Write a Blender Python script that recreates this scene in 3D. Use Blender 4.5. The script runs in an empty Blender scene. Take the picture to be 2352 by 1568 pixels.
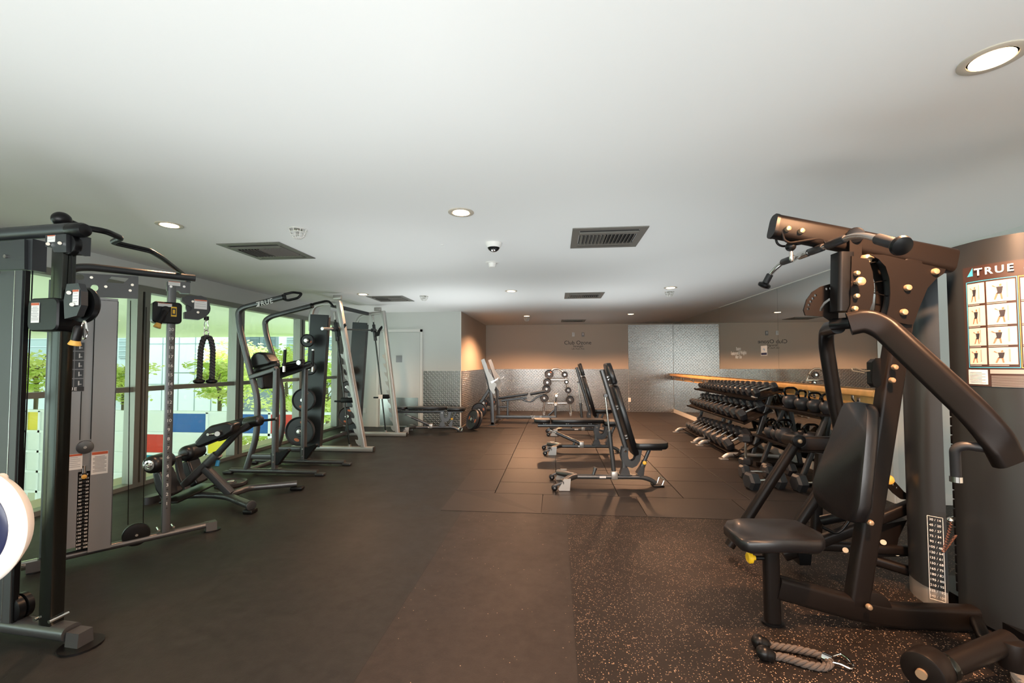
import bpy, bmesh, math, random
from mathutils import Vector, Matrix
random.seed(7)
S = bpy.context.scene
COL = S.collection
PI = math.pi

# ------------------------------------------------------------------ camera, world, sun, added fill lamps, exposure
FPX, PPX, PPY = 1010.0, 1176.0, 799.7          # focal length and optical centre for a 2352 x 1568 frame
YAW, PITCH, ROLL = .0980, .0357, .0015
EYE = Vector((0, 0, 1.35))
_sy, _cy, _sp, _cp = math.sin(YAW), math.cos(YAW), math.sin(PITCH), math.cos(PITCH)
FW = Vector((-_sy*_cp, _cy*_cp, _sp)); _r = Vector((_cy, _sy, 0)); _d = FW.cross(_r)
RT = math.cos(ROLL)*_r + math.sin(ROLL)*_d
DN = -math.sin(ROLL)*_r + math.cos(ROLL)*_d
cd = bpy.data.cameras.new('camera'); cam = bpy.data.objects.new('camera', cd); COL.objects.link(cam)
cd.sensor_width = 36.0; cd.lens = FPX/2352*36.0; cd.shift_y = (PPY-784)/2352; cd.clip_start = .05; cd.clip_end = 300
m4 = Matrix.Identity(4)
for i in range(3):
    m4[i][0] = RT[i]; m4[i][1] = -DN[i]; m4[i][2] = -FW[i]; m4[i][3] = EYE[i]
cam.matrix_world = m4
S.camera = cam
S.view_settings.view_transform = 'Standard'; S.view_settings.look = 'None'
S.view_settings.exposure = 0.0; S.view_settings.gamma = 1.0; S.view_settings.use_curve_mapping = False
S.cycles.use_denoising = True
S.cycles.max_bounces = 9; S.cycles.diffuse_bounces = 4; S.cycles.glossy_bounces = 5
S.cycles.transmission_bounces = 6; S.cycles.transparent_max_bounces = 12
S.cycles.sample_clamp_indirect = 6.0; S.cycles.caustics_reflective = False; S.cycles.caustics_refractive = False

W = bpy.data.worlds.new('world'); S.world = W; W.use_nodes = True
bg = W.node_tree.nodes['Background']; bg.inputs[0].default_value = (.80, .92, 1.0, 1); bg.inputs[1].default_value = 4.0

def lamp(name, kind, loc, aim, power, color, **kw):
    d = bpy.data.lights.new(name, kind); d.energy = power; d.color = color
    for k, v in kw.items(): setattr(d, k, v)
    o = bpy.data.objects.new(name, d); COL.objects.link(o); o.location = loc
    o.rotation_euler = (Vector(aim)-Vector(loc)).to_track_quat('-Z', 'Y').to_euler()
    return o
lamp('sun', 'SUN', (-20, 0, 20), (-13, 11, 0), 5.0, (1, .96, .88), angle=.02)
for fx, fy, fp in ((-.1, -1.0, 340), (-1.2, 1.3, 115), (.3, 1.5, 80), (1.9, -.3, 110), (-1.7, 4.2, 125), (.5, 3.9, 95), (-1.7, 7.2, 200), (.9, 7.3, 150), (1.8, 5.6, 85), (3.15, 3.6, 45), (-3.4, 8.6, 100), (-2.6, .2, 90), (.6, 10.8, 22)):
    lamp('added_uplight', 'SPOT', (fx, fy, .25), (fx, fy, 2.47), fp, (.90, .965, 1), spot_size=math.radians(128), spot_blend=1.0, shadow_soft_size=.8)  # unseen spots added near the floor to brighten the ceiling and walls
lamp('added_rear_fill', 'AREA', (-.4, -3.95, 1.35), (-.4, 3, 1.75), 380, (.93, .985, 1), shape='RECTANGLE', size=7.0, size_y=2.1)  # area light added as fill before the solid rear wall, out of view

def ray(x, y): return FW*FPX + RT*(x-PPX) + DN*(y-PPY)
def at_z(x, y, z=0.0): d = ray(x, y); return EYE + d*((z-EYE.z)/d.z)
def at_y(x, y, Y): d = ray(x, y); return EYE + d*(Y/d.y)
def at_x(x, y, X): d = ray(x, y); return EYE + d*(X/d.x)
def at_pl(x, y, p0, n):
    d = ray(x, y); p0 = Vector(p0); n = Vector(n); return EYE + d*((p0-EYE).dot(n)/d.dot(n))
class Plane:                      # a vertical plane through a floor point, along a heading; pixels of the photo are read on it
    def __init__(s, p0, ang): s.p0 = Vector(p0); s.u = Vector((math.cos(ang), math.sin(ang), 0)); s.n = Vector((-s.u.y, s.u.x, 0)); s.nf = s.n if s.n.dot(EYE-s.p0) > 0 else -s.n
    def __call__(s, x, y, off=0.0): return at_pl(x, y, s.p0 + s.nf*off, s.n)

# ------------------------------------------------------------------ materials
def lin(c):
    if isinstance(c, str): c = tuple(int(c[i:i+2], 16)/255 for i in (0, 2, 4))
    return tuple((v/12.92 if v <= .04045 else ((v+.055)/1.055)**2.4) for v in c) + (1,)
MATS = {}
def mat(name, color, rough=.5, metal=0.0, bump=None, emit=None, coat=0.0, spec=None, vary=None, trans=0.0, sheen=0):
    if name in MATS: return MATS[name]
    m = bpy.data.materials.new(name); m.use_nodes = True; nt = m.node_tree; p = nt.nodes['Principled BSDF']
    p.inputs['Base Color'].default_value = lin(color); p.inputs['Roughness'].default_value = rough; p.inputs['Metallic'].default_value = metal
    if coat: p.inputs['Coat Weight'].default_value = coat; p.inputs['Coat Roughness'].default_value = .15
    if spec is not None: p.inputs['Specular IOR Level'].default_value = spec
    if trans: p.inputs['Transmission Weight'].default_value = trans
    if emit: p.inputs['Emission Color'].default_value = lin(emit[0]); p.inputs['Emission Strength'].default_value = emit[1]
    if bump or vary:
        tc = nt.nodes.new('ShaderNodeTexCoord'); nz = nt.nodes.new('ShaderNodeTexNoise')
        nt.links.new(tc.outputs['Object'], nz.inputs['Vector'])
        nz.inputs['Scale'].default_value = (bump or vary)[0]; nz.inputs['Detail'].default_value = 5
        if bump:
            b = nt.nodes.new('ShaderNodeBump'); b.inputs['Strength'].default_value = bump[1]; b.inputs['Distance'].default_value = bump[2]
            nt.links.new(nz.outputs['Fac'], b.inputs['Height']); nt.links.new(b.outputs['Normal'], p.inputs['Normal'])
        if vary:
            n2 = nt.nodes.new('ShaderNodeTexNoise'); nt.links.new(tc.outputs['Object'], n2.inputs['Vector']); n2.inputs['Scale'].default_value = vary[0]
            n2.inputs['Detail'].default_value = 3
            r = nt.nodes.new('ShaderNodeValToRGB'); c = lin(color)
            r.color_ramp.elements[0].position = .3; r.color_ramp.elements[1].position = .7
            r.color_ramp.elements[0].color = tuple(v*(1-vary[1]) for v in c[:3]) + (1,); r.color_ramp.elements[1].color = tuple(min(1, v*(1+vary[1])) for v in c[:3]) + (1,)
            nt.links.new(n2.outputs['Fac'], r.inputs['Fac']); nt.links.new(r.outputs['Color'], p.inputs['Base Color'])
    MATS[name] = m
    return m
def M(n): return MATS[n]
mat('ceiling', 'E9E8E4', .85, bump=(60, .05, .004))
mat('wall', 'CDD0CB', .75, bump=(90, .05, .003))
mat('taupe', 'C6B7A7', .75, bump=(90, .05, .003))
mat('trim', 'D9D8D2', .45)
mat('winframe', '85877F', .38, .55)
mat('gun', '5B5C5D', .33, .72)            # grey machine frames
mat('gun_dark', '3E4042', .38, .55)
mat('gun_mid', '3F4243', .45, .3)
mat('shroud', '8E8D8E', .36, .72)
mat('silver', 'B4B2AE', .35, .65)         # pale machine frames
mat('steel', 'C9C7C3', .22, .95)
mat('chrome', 'E2E0DC', .08, 1.0)
mat('black', '0C0C0D', .34, spec=.25)
mat('ringtrim', 'BDB4A4', .4)
mat('wire', 'D8D6D0', .5)
mat('blackmetal', '161210', .38, 0, bump=(240, .06, .002), spec=.14)
mat('flatblack', '0E0E0F', .7)
mat('vinyl', '101012', .36, coat=.15, bump=(130, .10, .003))
mat('darksteel', '3C3E3B', .16, .9)
mat('rubber', '1C1C1E', .5, bump=(120, .06, .002))
mat('iron', '333437', .36, .1, bump=(160, .12, .002))
mat('yellow', 'E0B21E', .35)
mat('yellowgold', 'D2A24A', .35)
mat('orange', 'C4704A', .45)
mat('white', 'E8E6E1', .4)
mat('label', 'D7D6D3', .5)
mat('labelred', 'B5532F', .5)
mat('labelgrey', '8E8F90', .55)
mat('ink', '2A2A2B', .6)
mat('blue', '2E86B8', .4)
mat('navy', '1C2348', .35, coat=.3)
mat('wood', 'E8B470', .38, vary=(9, .12))
mat('rope', '29292B', .65, bump=(300, .3, .002))
mat('ropebrown', '4B443F', .85, bump=(300, .4, .002))
mat('vent', '75736C', .45, .3)
mat('ventdark', '2B2A28', .7)
mat('placard', '33231F', .42)
mat('photo', 'CDBBAF', .5)

def smart(name, build):
    m = bpy.data.materials.new(name); m.use_nodes = True; nt = m.node_tree; p = nt.nodes['Principled BSDF']
    def N(t, **kw):
        n = nt.nodes.new(t)
        for k, v in kw.items():
            if k.startswith('i_'): n.inputs[int(k[2:])].default_value = v
            else: setattr(n, k, v)
        return n
    def Mt(op, a, b=None, c=None):
        n = nt.nodes.new('ShaderNodeMath'); n.operation = op
        for i, v in enumerate((a, b, c)):
            if v is None: continue
            if isinstance(v, (int, float)): n.inputs[i].default_value = v
            else: nt.links.new(v, n.inputs[i])
        return n.outputs[0]
    build(nt, p, N, Mt, nt.links.new); MATS[name] = m
    return m
def _floor(nt, p, N, Mt, L):
    tc = N('ShaderNodeTexCoord'); sp = N('ShaderNodeSeparateXYZ'); L(tc.outputs['Object'], sp.inputs[0]); x, y = sp.outputs[0], sp.outputs[1]
    # flecked roll right of x = .09, faintly flecked roll between -.86 and .09, plain rolls left of that
    n = N('ShaderNodeTexNoise'); n.inputs['Scale'].default_value = 3.0; n.inputs['Detail'].default_value = 6; L(tc.outputs['Object'], n.inputs['Vector'])
    v = N('ShaderNodeTexVoronoi'); v.inputs['Scale'].default_value = 165; L(tc.outputs['Object'], v.inputs['Vector'])
    sep = N('ShaderNodeSeparateColor'); L(v.outputs['Color'], sep.inputs[0])
    dens = Mt('ADD', Mt('MULTIPLY', Mt('GREATER_THAN', x, .09), .30), Mt('MULTIPLY', Mt('GREATER_THAN', x, -.86), .006))
    pick = Mt('LESS_THAN', sep.outputs[0], dens)
    size = Mt('LESS_THAN', v.outputs['Distance'], Mt('MULTIPLY', sep.outputs[1], .50))
    fleck = Mt('MULTIPLY', pick, size)
    base = N('ShaderNodeMix', data_type='RGBA'); base.inputs[6].default_value = lin('202121'); base.inputs[7].default_value = lin('282827')
    L(Mt('MULTIPLY', n.outputs['Fac'], 1.0), base.inputs[0])
    bro = N('ShaderNodeMix', data_type='RGBA'); L(Mt('GREATER_THAN', x, -.86), bro.inputs[0]); L(base.outputs[2], bro.inputs[6]); bro.inputs[7].default_value = lin('2C2826')
    dk = N('ShaderNodeMix', data_type='RGBA'); L(Mt('GREATER_THAN', x, .09), dk.inputs[0]); L(bro.outputs[2], dk.inputs[6]); dk.inputs[7].default_value = lin('1C1816')
    nm = N('ShaderNodeTexNoise'); nm.inputs['Scale'].default_value = 14; nm.inputs['Detail'].default_value = 8; nm.inputs['Roughness'].default_value = .7; L(tc.outputs['Object'], nm.inputs['Vector'])
    mo = N('ShaderNodeMix', data_type='RGBA', blend_type='MULTIPLY'); mo.inputs[0].default_value = 1.0; rr = N('ShaderNodeMapRange'); rr.inputs[1].default_value = .35; rr.inputs[2].default_value = .65; rr.inputs[3].default_value = .72; rr.inputs[4].default_value = 1.15; L(nm.outputs['Fac'], rr.inputs[0])
    cc = N('ShaderNodeCombineXYZ'); [L(rr.outputs[0], cc.inputs[i]) for i in range(3)]; L(dk.outputs[2], mo.inputs[6]); L(cc.outputs[0], mo.inputs[7])
    mx = N('ShaderNodeMix', data_type='RGBA'); L(fleck, mx.inputs[0]); L(mo.outputs[2], mx.inputs[6]); mx.inputs[7].default_value = lin('A08A76')
    seam = None
    for sx in (-4.14, -2.05, -.86, .09, 1.30, 2.52):
        s = Mt('LESS_THAN', Mt('ABSOLUTE', Mt('SUBTRACT', x, sx)), .0022); seam = s if seam is None else Mt('MAXIMUM', seam, s)
    m3 = N('ShaderNodeMix', data_type='RGBA'); L(Mt('MULTIPLY', seam, .6), m3.inputs[0]); L(mx.outputs[2], m3.inputs[6]); m3.inputs[7].default_value = lin('181716')
    L(m3.outputs[2], p.inputs['Base Color'])
    r = N('ShaderNodeMapRange'); p.inputs['Specular IOR Level'].default_value = .22; r.inputs[3].default_value = .40; r.inputs[4].default_value = .60; L(n.outputs['Fac'], r.inputs[0]); L(r.outputs[0], p.inputs['Roughness'])
    b = N('ShaderNodeBump'); b.inputs['Strength'].default_value = .25; b.inputs['Distance'].default_value = .002
    nb = N('ShaderNodeTexNoise'); nb.inputs['Scale'].default_value = 150; L(tc.outputs['Object'], nb.inputs['Vector']); L(nb.outputs['Fac'], b.inputs['Height']); L(b.outputs[0], p.inputs['Normal'])
smart('floor', _floor)
def _tile(nt, p, N, Mt, L):
    tc = N('ShaderNodeTexCoord'); oi = N('ShaderNodeObjectInfo')
    n = N('ShaderNodeTexNoise'); n.inputs['Scale'].default_value = 5; n.inputs['Detail'].default_value = 5; L(tc.outputs['Object'], n.inputs['Vector'])
    f = Mt('ADD', Mt('MULTIPLY', n.outputs['Fac'], .5), Mt('MULTIPLY', oi.outputs['Random'], .5))
    c = N('ShaderNodeMix', data_type='RGBA'); c.inputs[6].default_value = lin('262322'); c.inputs[7].default_value = lin('332F2D'); L(f, c.inputs[0]); L(c.outputs[2], p.inputs['Base Color'])
    p.inputs['Roughness'].default_value = .5; p.inputs['Specular IOR Level'].default_value = .25
    b = N('ShaderNodeBump'); b.inputs['Strength'].default_value = .25; b.inputs['Distance'].default_value = .002
    nb = N('ShaderNodeTexNoise'); nb.inputs['Scale'].default_value = 140; L(tc.outputs['Object'], nb.inputs['Vector']); L(nb.outputs['Fac'], b.inputs['Height']); L(b.outputs[0], p.inputs['Normal'])
smart('tile', _tile)
def _plate(nt, p, N, Mt, L):
    tc = N('ShaderNodeTexCoord'); sp = N('ShaderNodeSeparateXYZ'); L(tc.outputs['Object'], sp.inputs[0])
    h = Mt('ADD', sp.outputs[0], sp.outputs[1]); z = sp.outputs[2]; k = 1/.042
    u, w = Mt('MULTIPLY', h, k), Mt('MULTIPLY', z, k)
    iu, iw = Mt('FLOOR', u), Mt('FLOOR', w)
    par = Mt('FLOORED_MODULO', Mt('ADD', iu, iw), 2.0)            # alternate lug direction
    fu, fw_ = Mt('SUBTRACT', Mt('FRACT', u), .5), Mt('SUBTRACT', Mt('FRACT', w), .5)
    sgn = Mt('SUBTRACT', Mt('MULTIPLY', par, 2.0), 1.0); fv = Mt('MULTIPLY', fw_, sgn)
    a = Mt('ADD', fu, fv); b_ = Mt('SUBTRACT', fu, fv)
    d = Mt('SQRT', Mt('ADD', Mt('POWER', Mt('MULTIPLY', a, 1.15), 2.0), Mt('POWER', Mt('MULTIPLY', b_, 3.6), 2.0)))
    r = N('ShaderNodeMapRange'); r.interpolation_type = 'SMOOTHSTEP'; r.inputs[1].default_value = .25; r.inputs[2].default_value = .95; r.inputs[3].default_value = 1; r.inputs[4].default_value = 0
    L(d, r.inputs[0])
    b = N('ShaderNodeBump'); b.inputs['Strength'].default_value = .9; b.inputs['Distance'].default_value = .006; L(r.outputs[0], b.inputs['Height']); L(b.outputs[0], p.inputs['Normal'])
    cm_ = N('ShaderNodeMix', data_type='RGBA'); cm_.inputs[6].default_value = lin('8E8C89'); cm_.inputs[7].default_value = lin('F0EEEA'); L(r.outputs[0], cm_.inputs[0]); L(cm_.outputs[2], p.inputs['Base Color'])
    p.inputs['Metallic'].default_value = 1.0; p.inputs['Roughness'].default_value = .27
smart('plate', _plate)
def _mirror(nt, p, N, Mt, L):
    p.inputs['Base Color'].default_value = (.80, .84, .82, 1); p.inputs['Metallic'].default_value = 1; p.inputs['Roughness'].default_value = .0
smart('mirror', _mirror)
def glass(name, tint, refl=.08):
    m = bpy.data.materials.new(name); m.use_nodes = True; nt = m.node_tree; nt.nodes.clear()
    o = nt.nodes.new('ShaderNodeOutputMaterial'); t = nt.nodes.new('ShaderNodeBsdfTransparent'); g = nt.nodes.new('ShaderNodeBsdfGlossy')
    t.inputs[0].default_value = tint; g.inputs['Roughness'].default_value = .0
    mx = nt.nodes.new('ShaderNodeMixShader'); fr = nt.nodes.new('ShaderNodeMath'); lw = nt.nodes.new('ShaderNodeLayerWeight'); pw = nt.nodes.new('ShaderNodeMath'); pw.operation = 'POWER'; pw.inputs[1].default_value = 4.0; nt.links.new(lw.outputs['Facing'], pw.inputs[0]); fr.operation = 'MULTIPLY_ADD'; fr.inputs[1].default_value = .5; fr.inputs[2].default_value = .03; nt.links.new(pw.outputs[0], fr.inputs[0])
    nt.links.new(fr.outputs[0], mx.inputs[0]); nt.links.new(t.outputs[0], mx.inputs[1]); nt.links.new(g.outputs[0], mx.inputs[2]); nt.links.new(mx.outputs[0], o.inputs[0])
    MATS[name] = m
glass('glass', (.90, .97, .90, 1))
def emit(name, color, s):
    m = bpy.data.materials.new(name); m.use_nodes = True; nt = m.node_tree; nt.nodes.clear()
    o = nt.nodes.new('ShaderNodeOutputMaterial'); e = nt.nodes.new('ShaderNodeEmission'); e.inputs[0].default_value = color; e.inputs[1].default_value = s
    nt.links.new(e.outputs[0], o.inputs[0]); MATS[name] = m
emit('lampglow', (1, .72, .42, 1), 9.0)

# ------------------------------------------------------------------ shape helpers
def frame(d, up=(0, 0, 1)):
    d = Vector(d).normalized(); up = Vector(up)
    if abs(d.dot(up)) > .999*up.length: up = Vector((0, 1, 0)) if abs(d.y) < .9 else Vector((1, 0, 0))
    s = d.cross(up).normalized(); u = s.cross(d).normalized()
    return s, u, d
def circ(r, n=12, ry=None): ry = ry or r; return [(r*math.cos(2*PI*i/n), ry*math.sin(2*PI*i/n)) for i in range(n)]
def rrect(w, h, r=None, n=3):
    r = min(w, h)*.2 if r is None else min(r, w/2-1e-4, h/2-1e-4); o = []
    for cx, cy, a in ((w/2-r, h/2-r, 0), (-w/2+r, h/2-r, 90), (-w/2+r, -h/2+r, 180), (w/2-r, -h/2+r, 270)):
        for i in range(n+1):
            t = math.radians(a+90*i/n); o.append((cx+r*math.cos(t), cy+r*math.sin(t)))
    return o
def fillet(pts, r=.05, n=5):
    pts = [Vector(p) for p in pts]; out = [pts[0]]
    for i in range(1, len(pts)-1):
        a, b, c = pts[i-1], pts[i], pts[i+1]; da, dc = (a-b), (c-b)
        k = min(r, da.length*.48, dc.length*.48); p, q = b+da.normalized()*k, b+dc.normalized()*k
        for j in range(n+1):
            t = j/n; out.append(p*(1-t)**2 + b*2*t*(1-t) + q*t*t)
    out.append(pts[-1]); return out
class MB:
    def __init__(s): s.v = []; s.f = []; s.mi = []; s.mats = []
    def _m(s, m):
        if m not in s.mats: s.mats.append(m)
        return s.mats.index(m)
    def add(s, vs, fs, m=None):
        b = len(s.v); s.v += [tuple(v) for v in vs]; k = s._m(m)
        for f in fs: s.f.append(tuple(b+i for i in f)); s.mi.append(k)
        return s
    def loft(s, rings, m=None, caps=True, closed=False):
        n = len(rings[0]); vs = [p for r in rings for p in r]; fs = []
        R = len(rings); K = R if closed else R-1
        for i in range(K):
            for j in range(n):
                a, b = i*n+j, i*n+(j+1) % n; c, d = ((i+1) % R)*n+(j+1) % n, ((i+1) % R)*n+j
                fs.append((a, b, c, d))
        if caps and not closed: fs.append(tuple(range(n-1, -1, -1))); fs.append(tuple((R-1)*n+j for j in range(n)))
        return s.add(vs, fs, m)
    def sweep(s, pts, prof, up=(0, 0, 1), m=None, scale=None, closed=False):
        pts = [Vector(p) for p in pts]; rings = []; n = len(pts); up0 = Vector(up)
        for i, p in enumerate(pts):
            if closed: a = (p-pts[i-1]).normalized(); b = (pts[(i+1) % n]-p).normalized()
            else:
                a = (p-pts[i-1]).normalized() if i else (pts[1]-p).normalized(); b = (pts[i+1]-p).normalized() if i < n-1 else a
            t = (a+b).normalized(); sd, u, _ = frame(t, up0)
            c = max(.35, math.sqrt(max(0, (1+a.dot(b))/2))); k = 1/c
            bend = (b-a); bn = bend.normalized() if bend.length > 1e-5 else None
            sc = scale[i] if scale else 1
            ring = []
            for x, y in prof:
                v = (sd*x + u*y)*sc
                if bn is not None: v = v + bn*(v.dot(bn))*(k-1)
                ring.append(p+v)
            rings.append(ring)
        return s.loft(rings, m, closed=closed)
    def tube(s, pts, r, n=12, m=None, closed=False, up=(0, 0, 1)): return s.sweep(pts, circ(r, n), up, m, closed=closed)
    def beam(s, a, b, w, h, up=(0, 0, 1), r=None, m=None): return s.sweep([a, b], rrect(w, h, r if r is not None else min(w, h)*.15, 3), up, m)
    def box(s, c, sz, rot=0.0, m=None, tilt=None, bev=0.0):
        c = Vector(c); R = tilt or Matrix.Rotation(rot, 3, 'Z'); x, y, z = (q/2 for q in sz)
        if bev > 0:
            b = min(bev, x*.9, y*.9, z*.9); rings = []
            for zz, k in ((-z, b), (-z+b*.3, b*.3), (-z+b, 0), (z-b, 0), (z-b*.3, b*.3), (z, b)):
                rings.append([c + R @ Vector((px, py, zz)) for px, py in rrect((x-k)*2, (y-k)*2, b, 3)])
            return s.loft(rings, m)
        vs = [c + R @ Vector((i*x, j*y, k*z)) for i in (-1, 1) for j in (-1, 1) for k in (-1, 1)]
        return s.add(vs, [(0, 1, 3, 2), (4, 6, 7, 5), (0, 4, 5, 1), (2, 3, 7, 6), (0, 2, 6, 4), (1, 5, 7, 3)], m)
    def cyl(s, a, b, r, n=20, r2=None, m=None, bev=0.0):
        a, b = Vector(a), Vector(b); sd, u, d = frame(b-a); L = (b-a).length; r2 = r if r2 is None else r2; st = [(0, r), (L, r2)]
        if bev: st = [(0, r-bev), (bev*.3, r-bev*.3), (bev, r), (L-bev, r2), (L-bev*.3, r2-bev*.3), (L, r2-bev)]
        return s.loft([[a + d*t + sd*(q*math.cos(2*PI*i/n)) + u*(q*math.sin(2*PI*i/n)) for i in range(n)] for t, q in st], m)
    def lathe(s, a, axis, prof, n=24, m=None, up=(0, 0, 1)):       # prof: (distance along axis, radius)
        a = Vector(a); sd, u, d = frame(axis, up)
        return s.loft([[a + d*t + sd*(q*math.cos(2*PI*i/n)) + u*(q*math.sin(2*PI*i/n)) for i in range(n)] for t, q in prof], m)
    def ball(s, c, r, n=14, m=None, sq=(1, 1, 1)):
        c = Vector(c); rings = []
        for i in range(1, n//2*2):
            t = PI*i/(n//2*2); rings.append([c + Vector((r*sq[0]*math.sin(t)*math.cos(2*PI*j/n), r*sq[1]*math.sin(t)*math.sin(2*PI*j/n), -r*sq[2]*math.cos(t))) for j in range(n)])
        return s.loft(rings, m)
    def prism(s, poly, t, m=None, sym=True):                       # poly: 3-D outline, t: thickness vector
        t = Vector(t); a = [Vector(p) - (t/2 if sym else Vector()) for p in poly]; return s.loft([a, [p+t for p in a]], m)
    def pad(s, pts, t, r, up, m=None, puff=.0):                    # cushion: 2-D outline loft with rounded edges
        pts = [Vector(p) for p in pts]; c = sum(pts, Vector())/len(pts); up = Vector(up).normalized(); rings = []
        for z, k in ((0, r*.9), (r*.25, r*.35), (r*.8, 0), (t-r, 0), (t-r*.35, r*.25), (t, r*.9), (t+puff, r*3)):
            if z == t+puff and puff == 0: continue
            ring = []
            for p in pts:
                q = p-c; L = q.length; ring.append(c + q*((L-k)/L) + up*z)
            rings.append(ring)
        return s.loft(rings, m)
    def build(s, name, m=None, parent=None, angle=38, loc=None):
        me = bpy.data.meshes.new(name); me.from_pydata(s.v, [], s.f)
        for q in s.mats: me.materials.append(M(q if q is not None else m))
        me.polygons.foreach_set('material_index', s.mi)
        me.update(); bm = bmesh.new(); bm.from_mesh(me); bmesh.ops.recalc_face_normals(bm, faces=bm.faces); bm.to_mesh(me); bm.free()
        for p in me.polygons: p.use_smooth = True
        me.set_sharp_from_angle(angle=math.radians(angle))
        o = bpy.data.objects.new(name, me); COL.objects.link(o)
        if parent is not None:
            o.parent = parent; o.matrix_parent_inverse = parent_inv(parent)
        return o
def parent_inv(p):
    m = Matrix.Identity(4); q = p
    while q is not None: m = q.matrix_parent_inverse @ Matrix.LocRotScale(q.location, q.rotation_euler, q.scale) @ m if q.parent else Matrix.LocRotScale(q.location, q.rotation_euler, q.scale) @ m; q = q.parent
    return m.inverted()
def tag(o, label, cat, group=None):
    o['label'] = label; o['category'] = cat
    if group: o['group'] = group
    return o
def thing(name, loc, label, cat, group=None, rot=0.0):
    o = bpy.data.objects.new(name, None); COL.objects.link(o); o.location = loc; o.rotation_euler = (0, 0, rot); o.empty_display_size = .1
    return tag(o, label, cat, group)
def struct(o): o['kind'] = 'structure'; return o
def copy_tree(o, parent=None):
    c = o.copy(); COL.objects.link(c)
    if parent is not None: c.parent = parent
    for ch in list(o.children): copy_tree(ch, c)
    return c
def text(name, body, loc, size, m, parent=None, right=(1, 0, 0), up=(0, 0, 1), align='CENTER', depth=.0006, bold=0.0, sx=1.0, space=1.0):
    cu = bpy.data.curves.new(name, 'FONT'); cu.body = body; cu.size = size; cu.align_x = align; cu.align_y = 'CENTER'; cu.extrude = depth; cu.offset = bold; cu.space_character = space
    cu.resolution_u = 3
    t = bpy.data.objects.new(name, cu); COL.objects.link(t); bpy.context.view_layer.update()
    me = bpy.data.meshes.new_from_object(t.evaluated_get(bpy.context.evaluated_depsgraph_get())); bpy.data.objects.remove(t); bpy.data.curves.remove(cu)
    me.materials.clear(); me.materials.append(M(m))
    R, U = Vector(right).normalized(), Vector(up).normalized(); Nn = R.cross(U)
    mm = Matrix(((R.x*sx, U.x, Nn.x, loc[0]), (R.y*sx, U.y, Nn.y, loc[1]), (R.z*sx, U.z, Nn.z, loc[2]), (0, 0, 0, 1))); me.transform(mm); me.name = name
    o = bpy.data.objects.new(name, me); COL.objects.link(o)
    if parent is not None: o.parent = parent; o.matrix_parent_inverse = parent_inv(parent)
    return o
# ------------------------------------------------------------------ the room
CH = 2.475; XL, XR, XA, XP = -4.62, 3.27, -2.0, 3.80; YD, YB, YP, Y0 = 9.23, 12.62, 4.64, -4.2
def slab(name, c, sz, m): return struct(MB().box(c, sz).build(name, m))
def boxb(name, x0, x1, y0, y1, z0, z1, m): return slab(name, ((x0+x1)/2, (y0+y1)/2, (z0+z1)/2), (x1-x0, y1-y0, z1-z0), m)
boxb('floor', XL-.15, XP+.2, Y0-.2, YB+.2, -.2, 0, 'floor')
boxb('ceiling', XL-.15, XP+.2, Y0-.2, YB+.2, CH, CH+.15, 'ceiling')
boxb('wall_rear', XL-.15, XP+.2, Y0-.2, Y0, 0, CH, 'wall')
boxb('wall_right', XP, XP+.15, Y0, YP, 0, CH, 'wall')
boxb('wall_jog', XR, XP+.2, YP, YP+.15, 0, CH, 'wall')
boxb('wall_mirror_side', XR+.012, XR+.16, YP+.15, YB+.2, 0, CH, 'wall')
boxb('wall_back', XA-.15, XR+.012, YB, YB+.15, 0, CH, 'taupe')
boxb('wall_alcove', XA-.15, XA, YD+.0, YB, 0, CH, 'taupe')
boxb('wall_door_side', XL-.15, XA-.15, YD, YD+.15, 0, CH, 'wall')
boxb('wall_corner', XA-.15, XA-.02, YD-.004, YD-.0005, 0, CH, 'wall')
# corner guard
struct(MB().box((XA-.008, YD-.008, CH/2), (.022, .010, CH)).box((XA+.001, YD+.006, CH/2), (.004, .03, CH)).build('trim_1', 'trim'))
# baseboards
boxb('baseboard_mirror', XR-.012, XR+.002, YP+.16, YB, 0, .10, 'trim')
boxb('baseboard_jog', XR, XP, YP-.014, YP+.0, 0, .10, 'trim'); boxb('baseboard_right', XP-.014, XP, Y0, YP-.014, 0, .10, 'trim')
boxb('trim_2', XR-.016, XR+.03, YP-.002, YP+.16, 0, CH, 'trim')
# left glazing wall: header, sill, mullions
WZ0, WZ1, WM = .045, 2.17, 1.075
boxb('wall_left', XL-.15, XL, Y0, YD, WZ1+.07, CH, 'wall')
mul = [-2.2, -.5, 1.2, 2.86, 4.50, 6.03, 7.62, 9.0]
fr = MB(); fr.box((XL-.05, (Y0+YD)/2, .022), (.13, YD-Y0, .045)); fr.box((XL-.05, (Y0+YD)/2, WZ1+.035), (.13, YD-Y0, .07))
struct(fr.build('window_1', 'winframe'))
for i, y in enumerate(mul):
    f = MB()
    f.box((XL-.045, y-.048, (WZ0+WZ1)/2), (.13, .062, WZ1-WZ0)); f.box((XL-.045, y+.048, (WZ0+WZ1)/2), (.13, .062, WZ1-WZ0)); f.box((XL-.07, y, (WZ0+WZ1)/2), (.08, .04, WZ1-WZ0))
    struct(f.build('window_%d' % (i+2), 'winframe'))
    if i+1 < len(mul):
        y1 = mul[i+1]; g = MB(); g.box((XL-.05, (y+y1)/2, WM), (.09, y1-y-.15, .055))
        o = struct(g.build('window_%d' % (i+12), 'winframe'))
        struct(MB().box((XL-.06, (y+y1)/2, (WZ0+WM-.027)/2+.0), (.006, y1-y-.15, WM-.027-WZ0)).box((XL-.06, (y+y1)/2, (WZ1+WM+.027)/2), (.006, y1-y-.15, WZ1-WM-.027)).build('window_%d' % (i+22), 'glass'))
boxb('window_30', XL-.15, XL, mul[-1]+.08, YD, 0, WZ1+.07, 'winframe')
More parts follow.
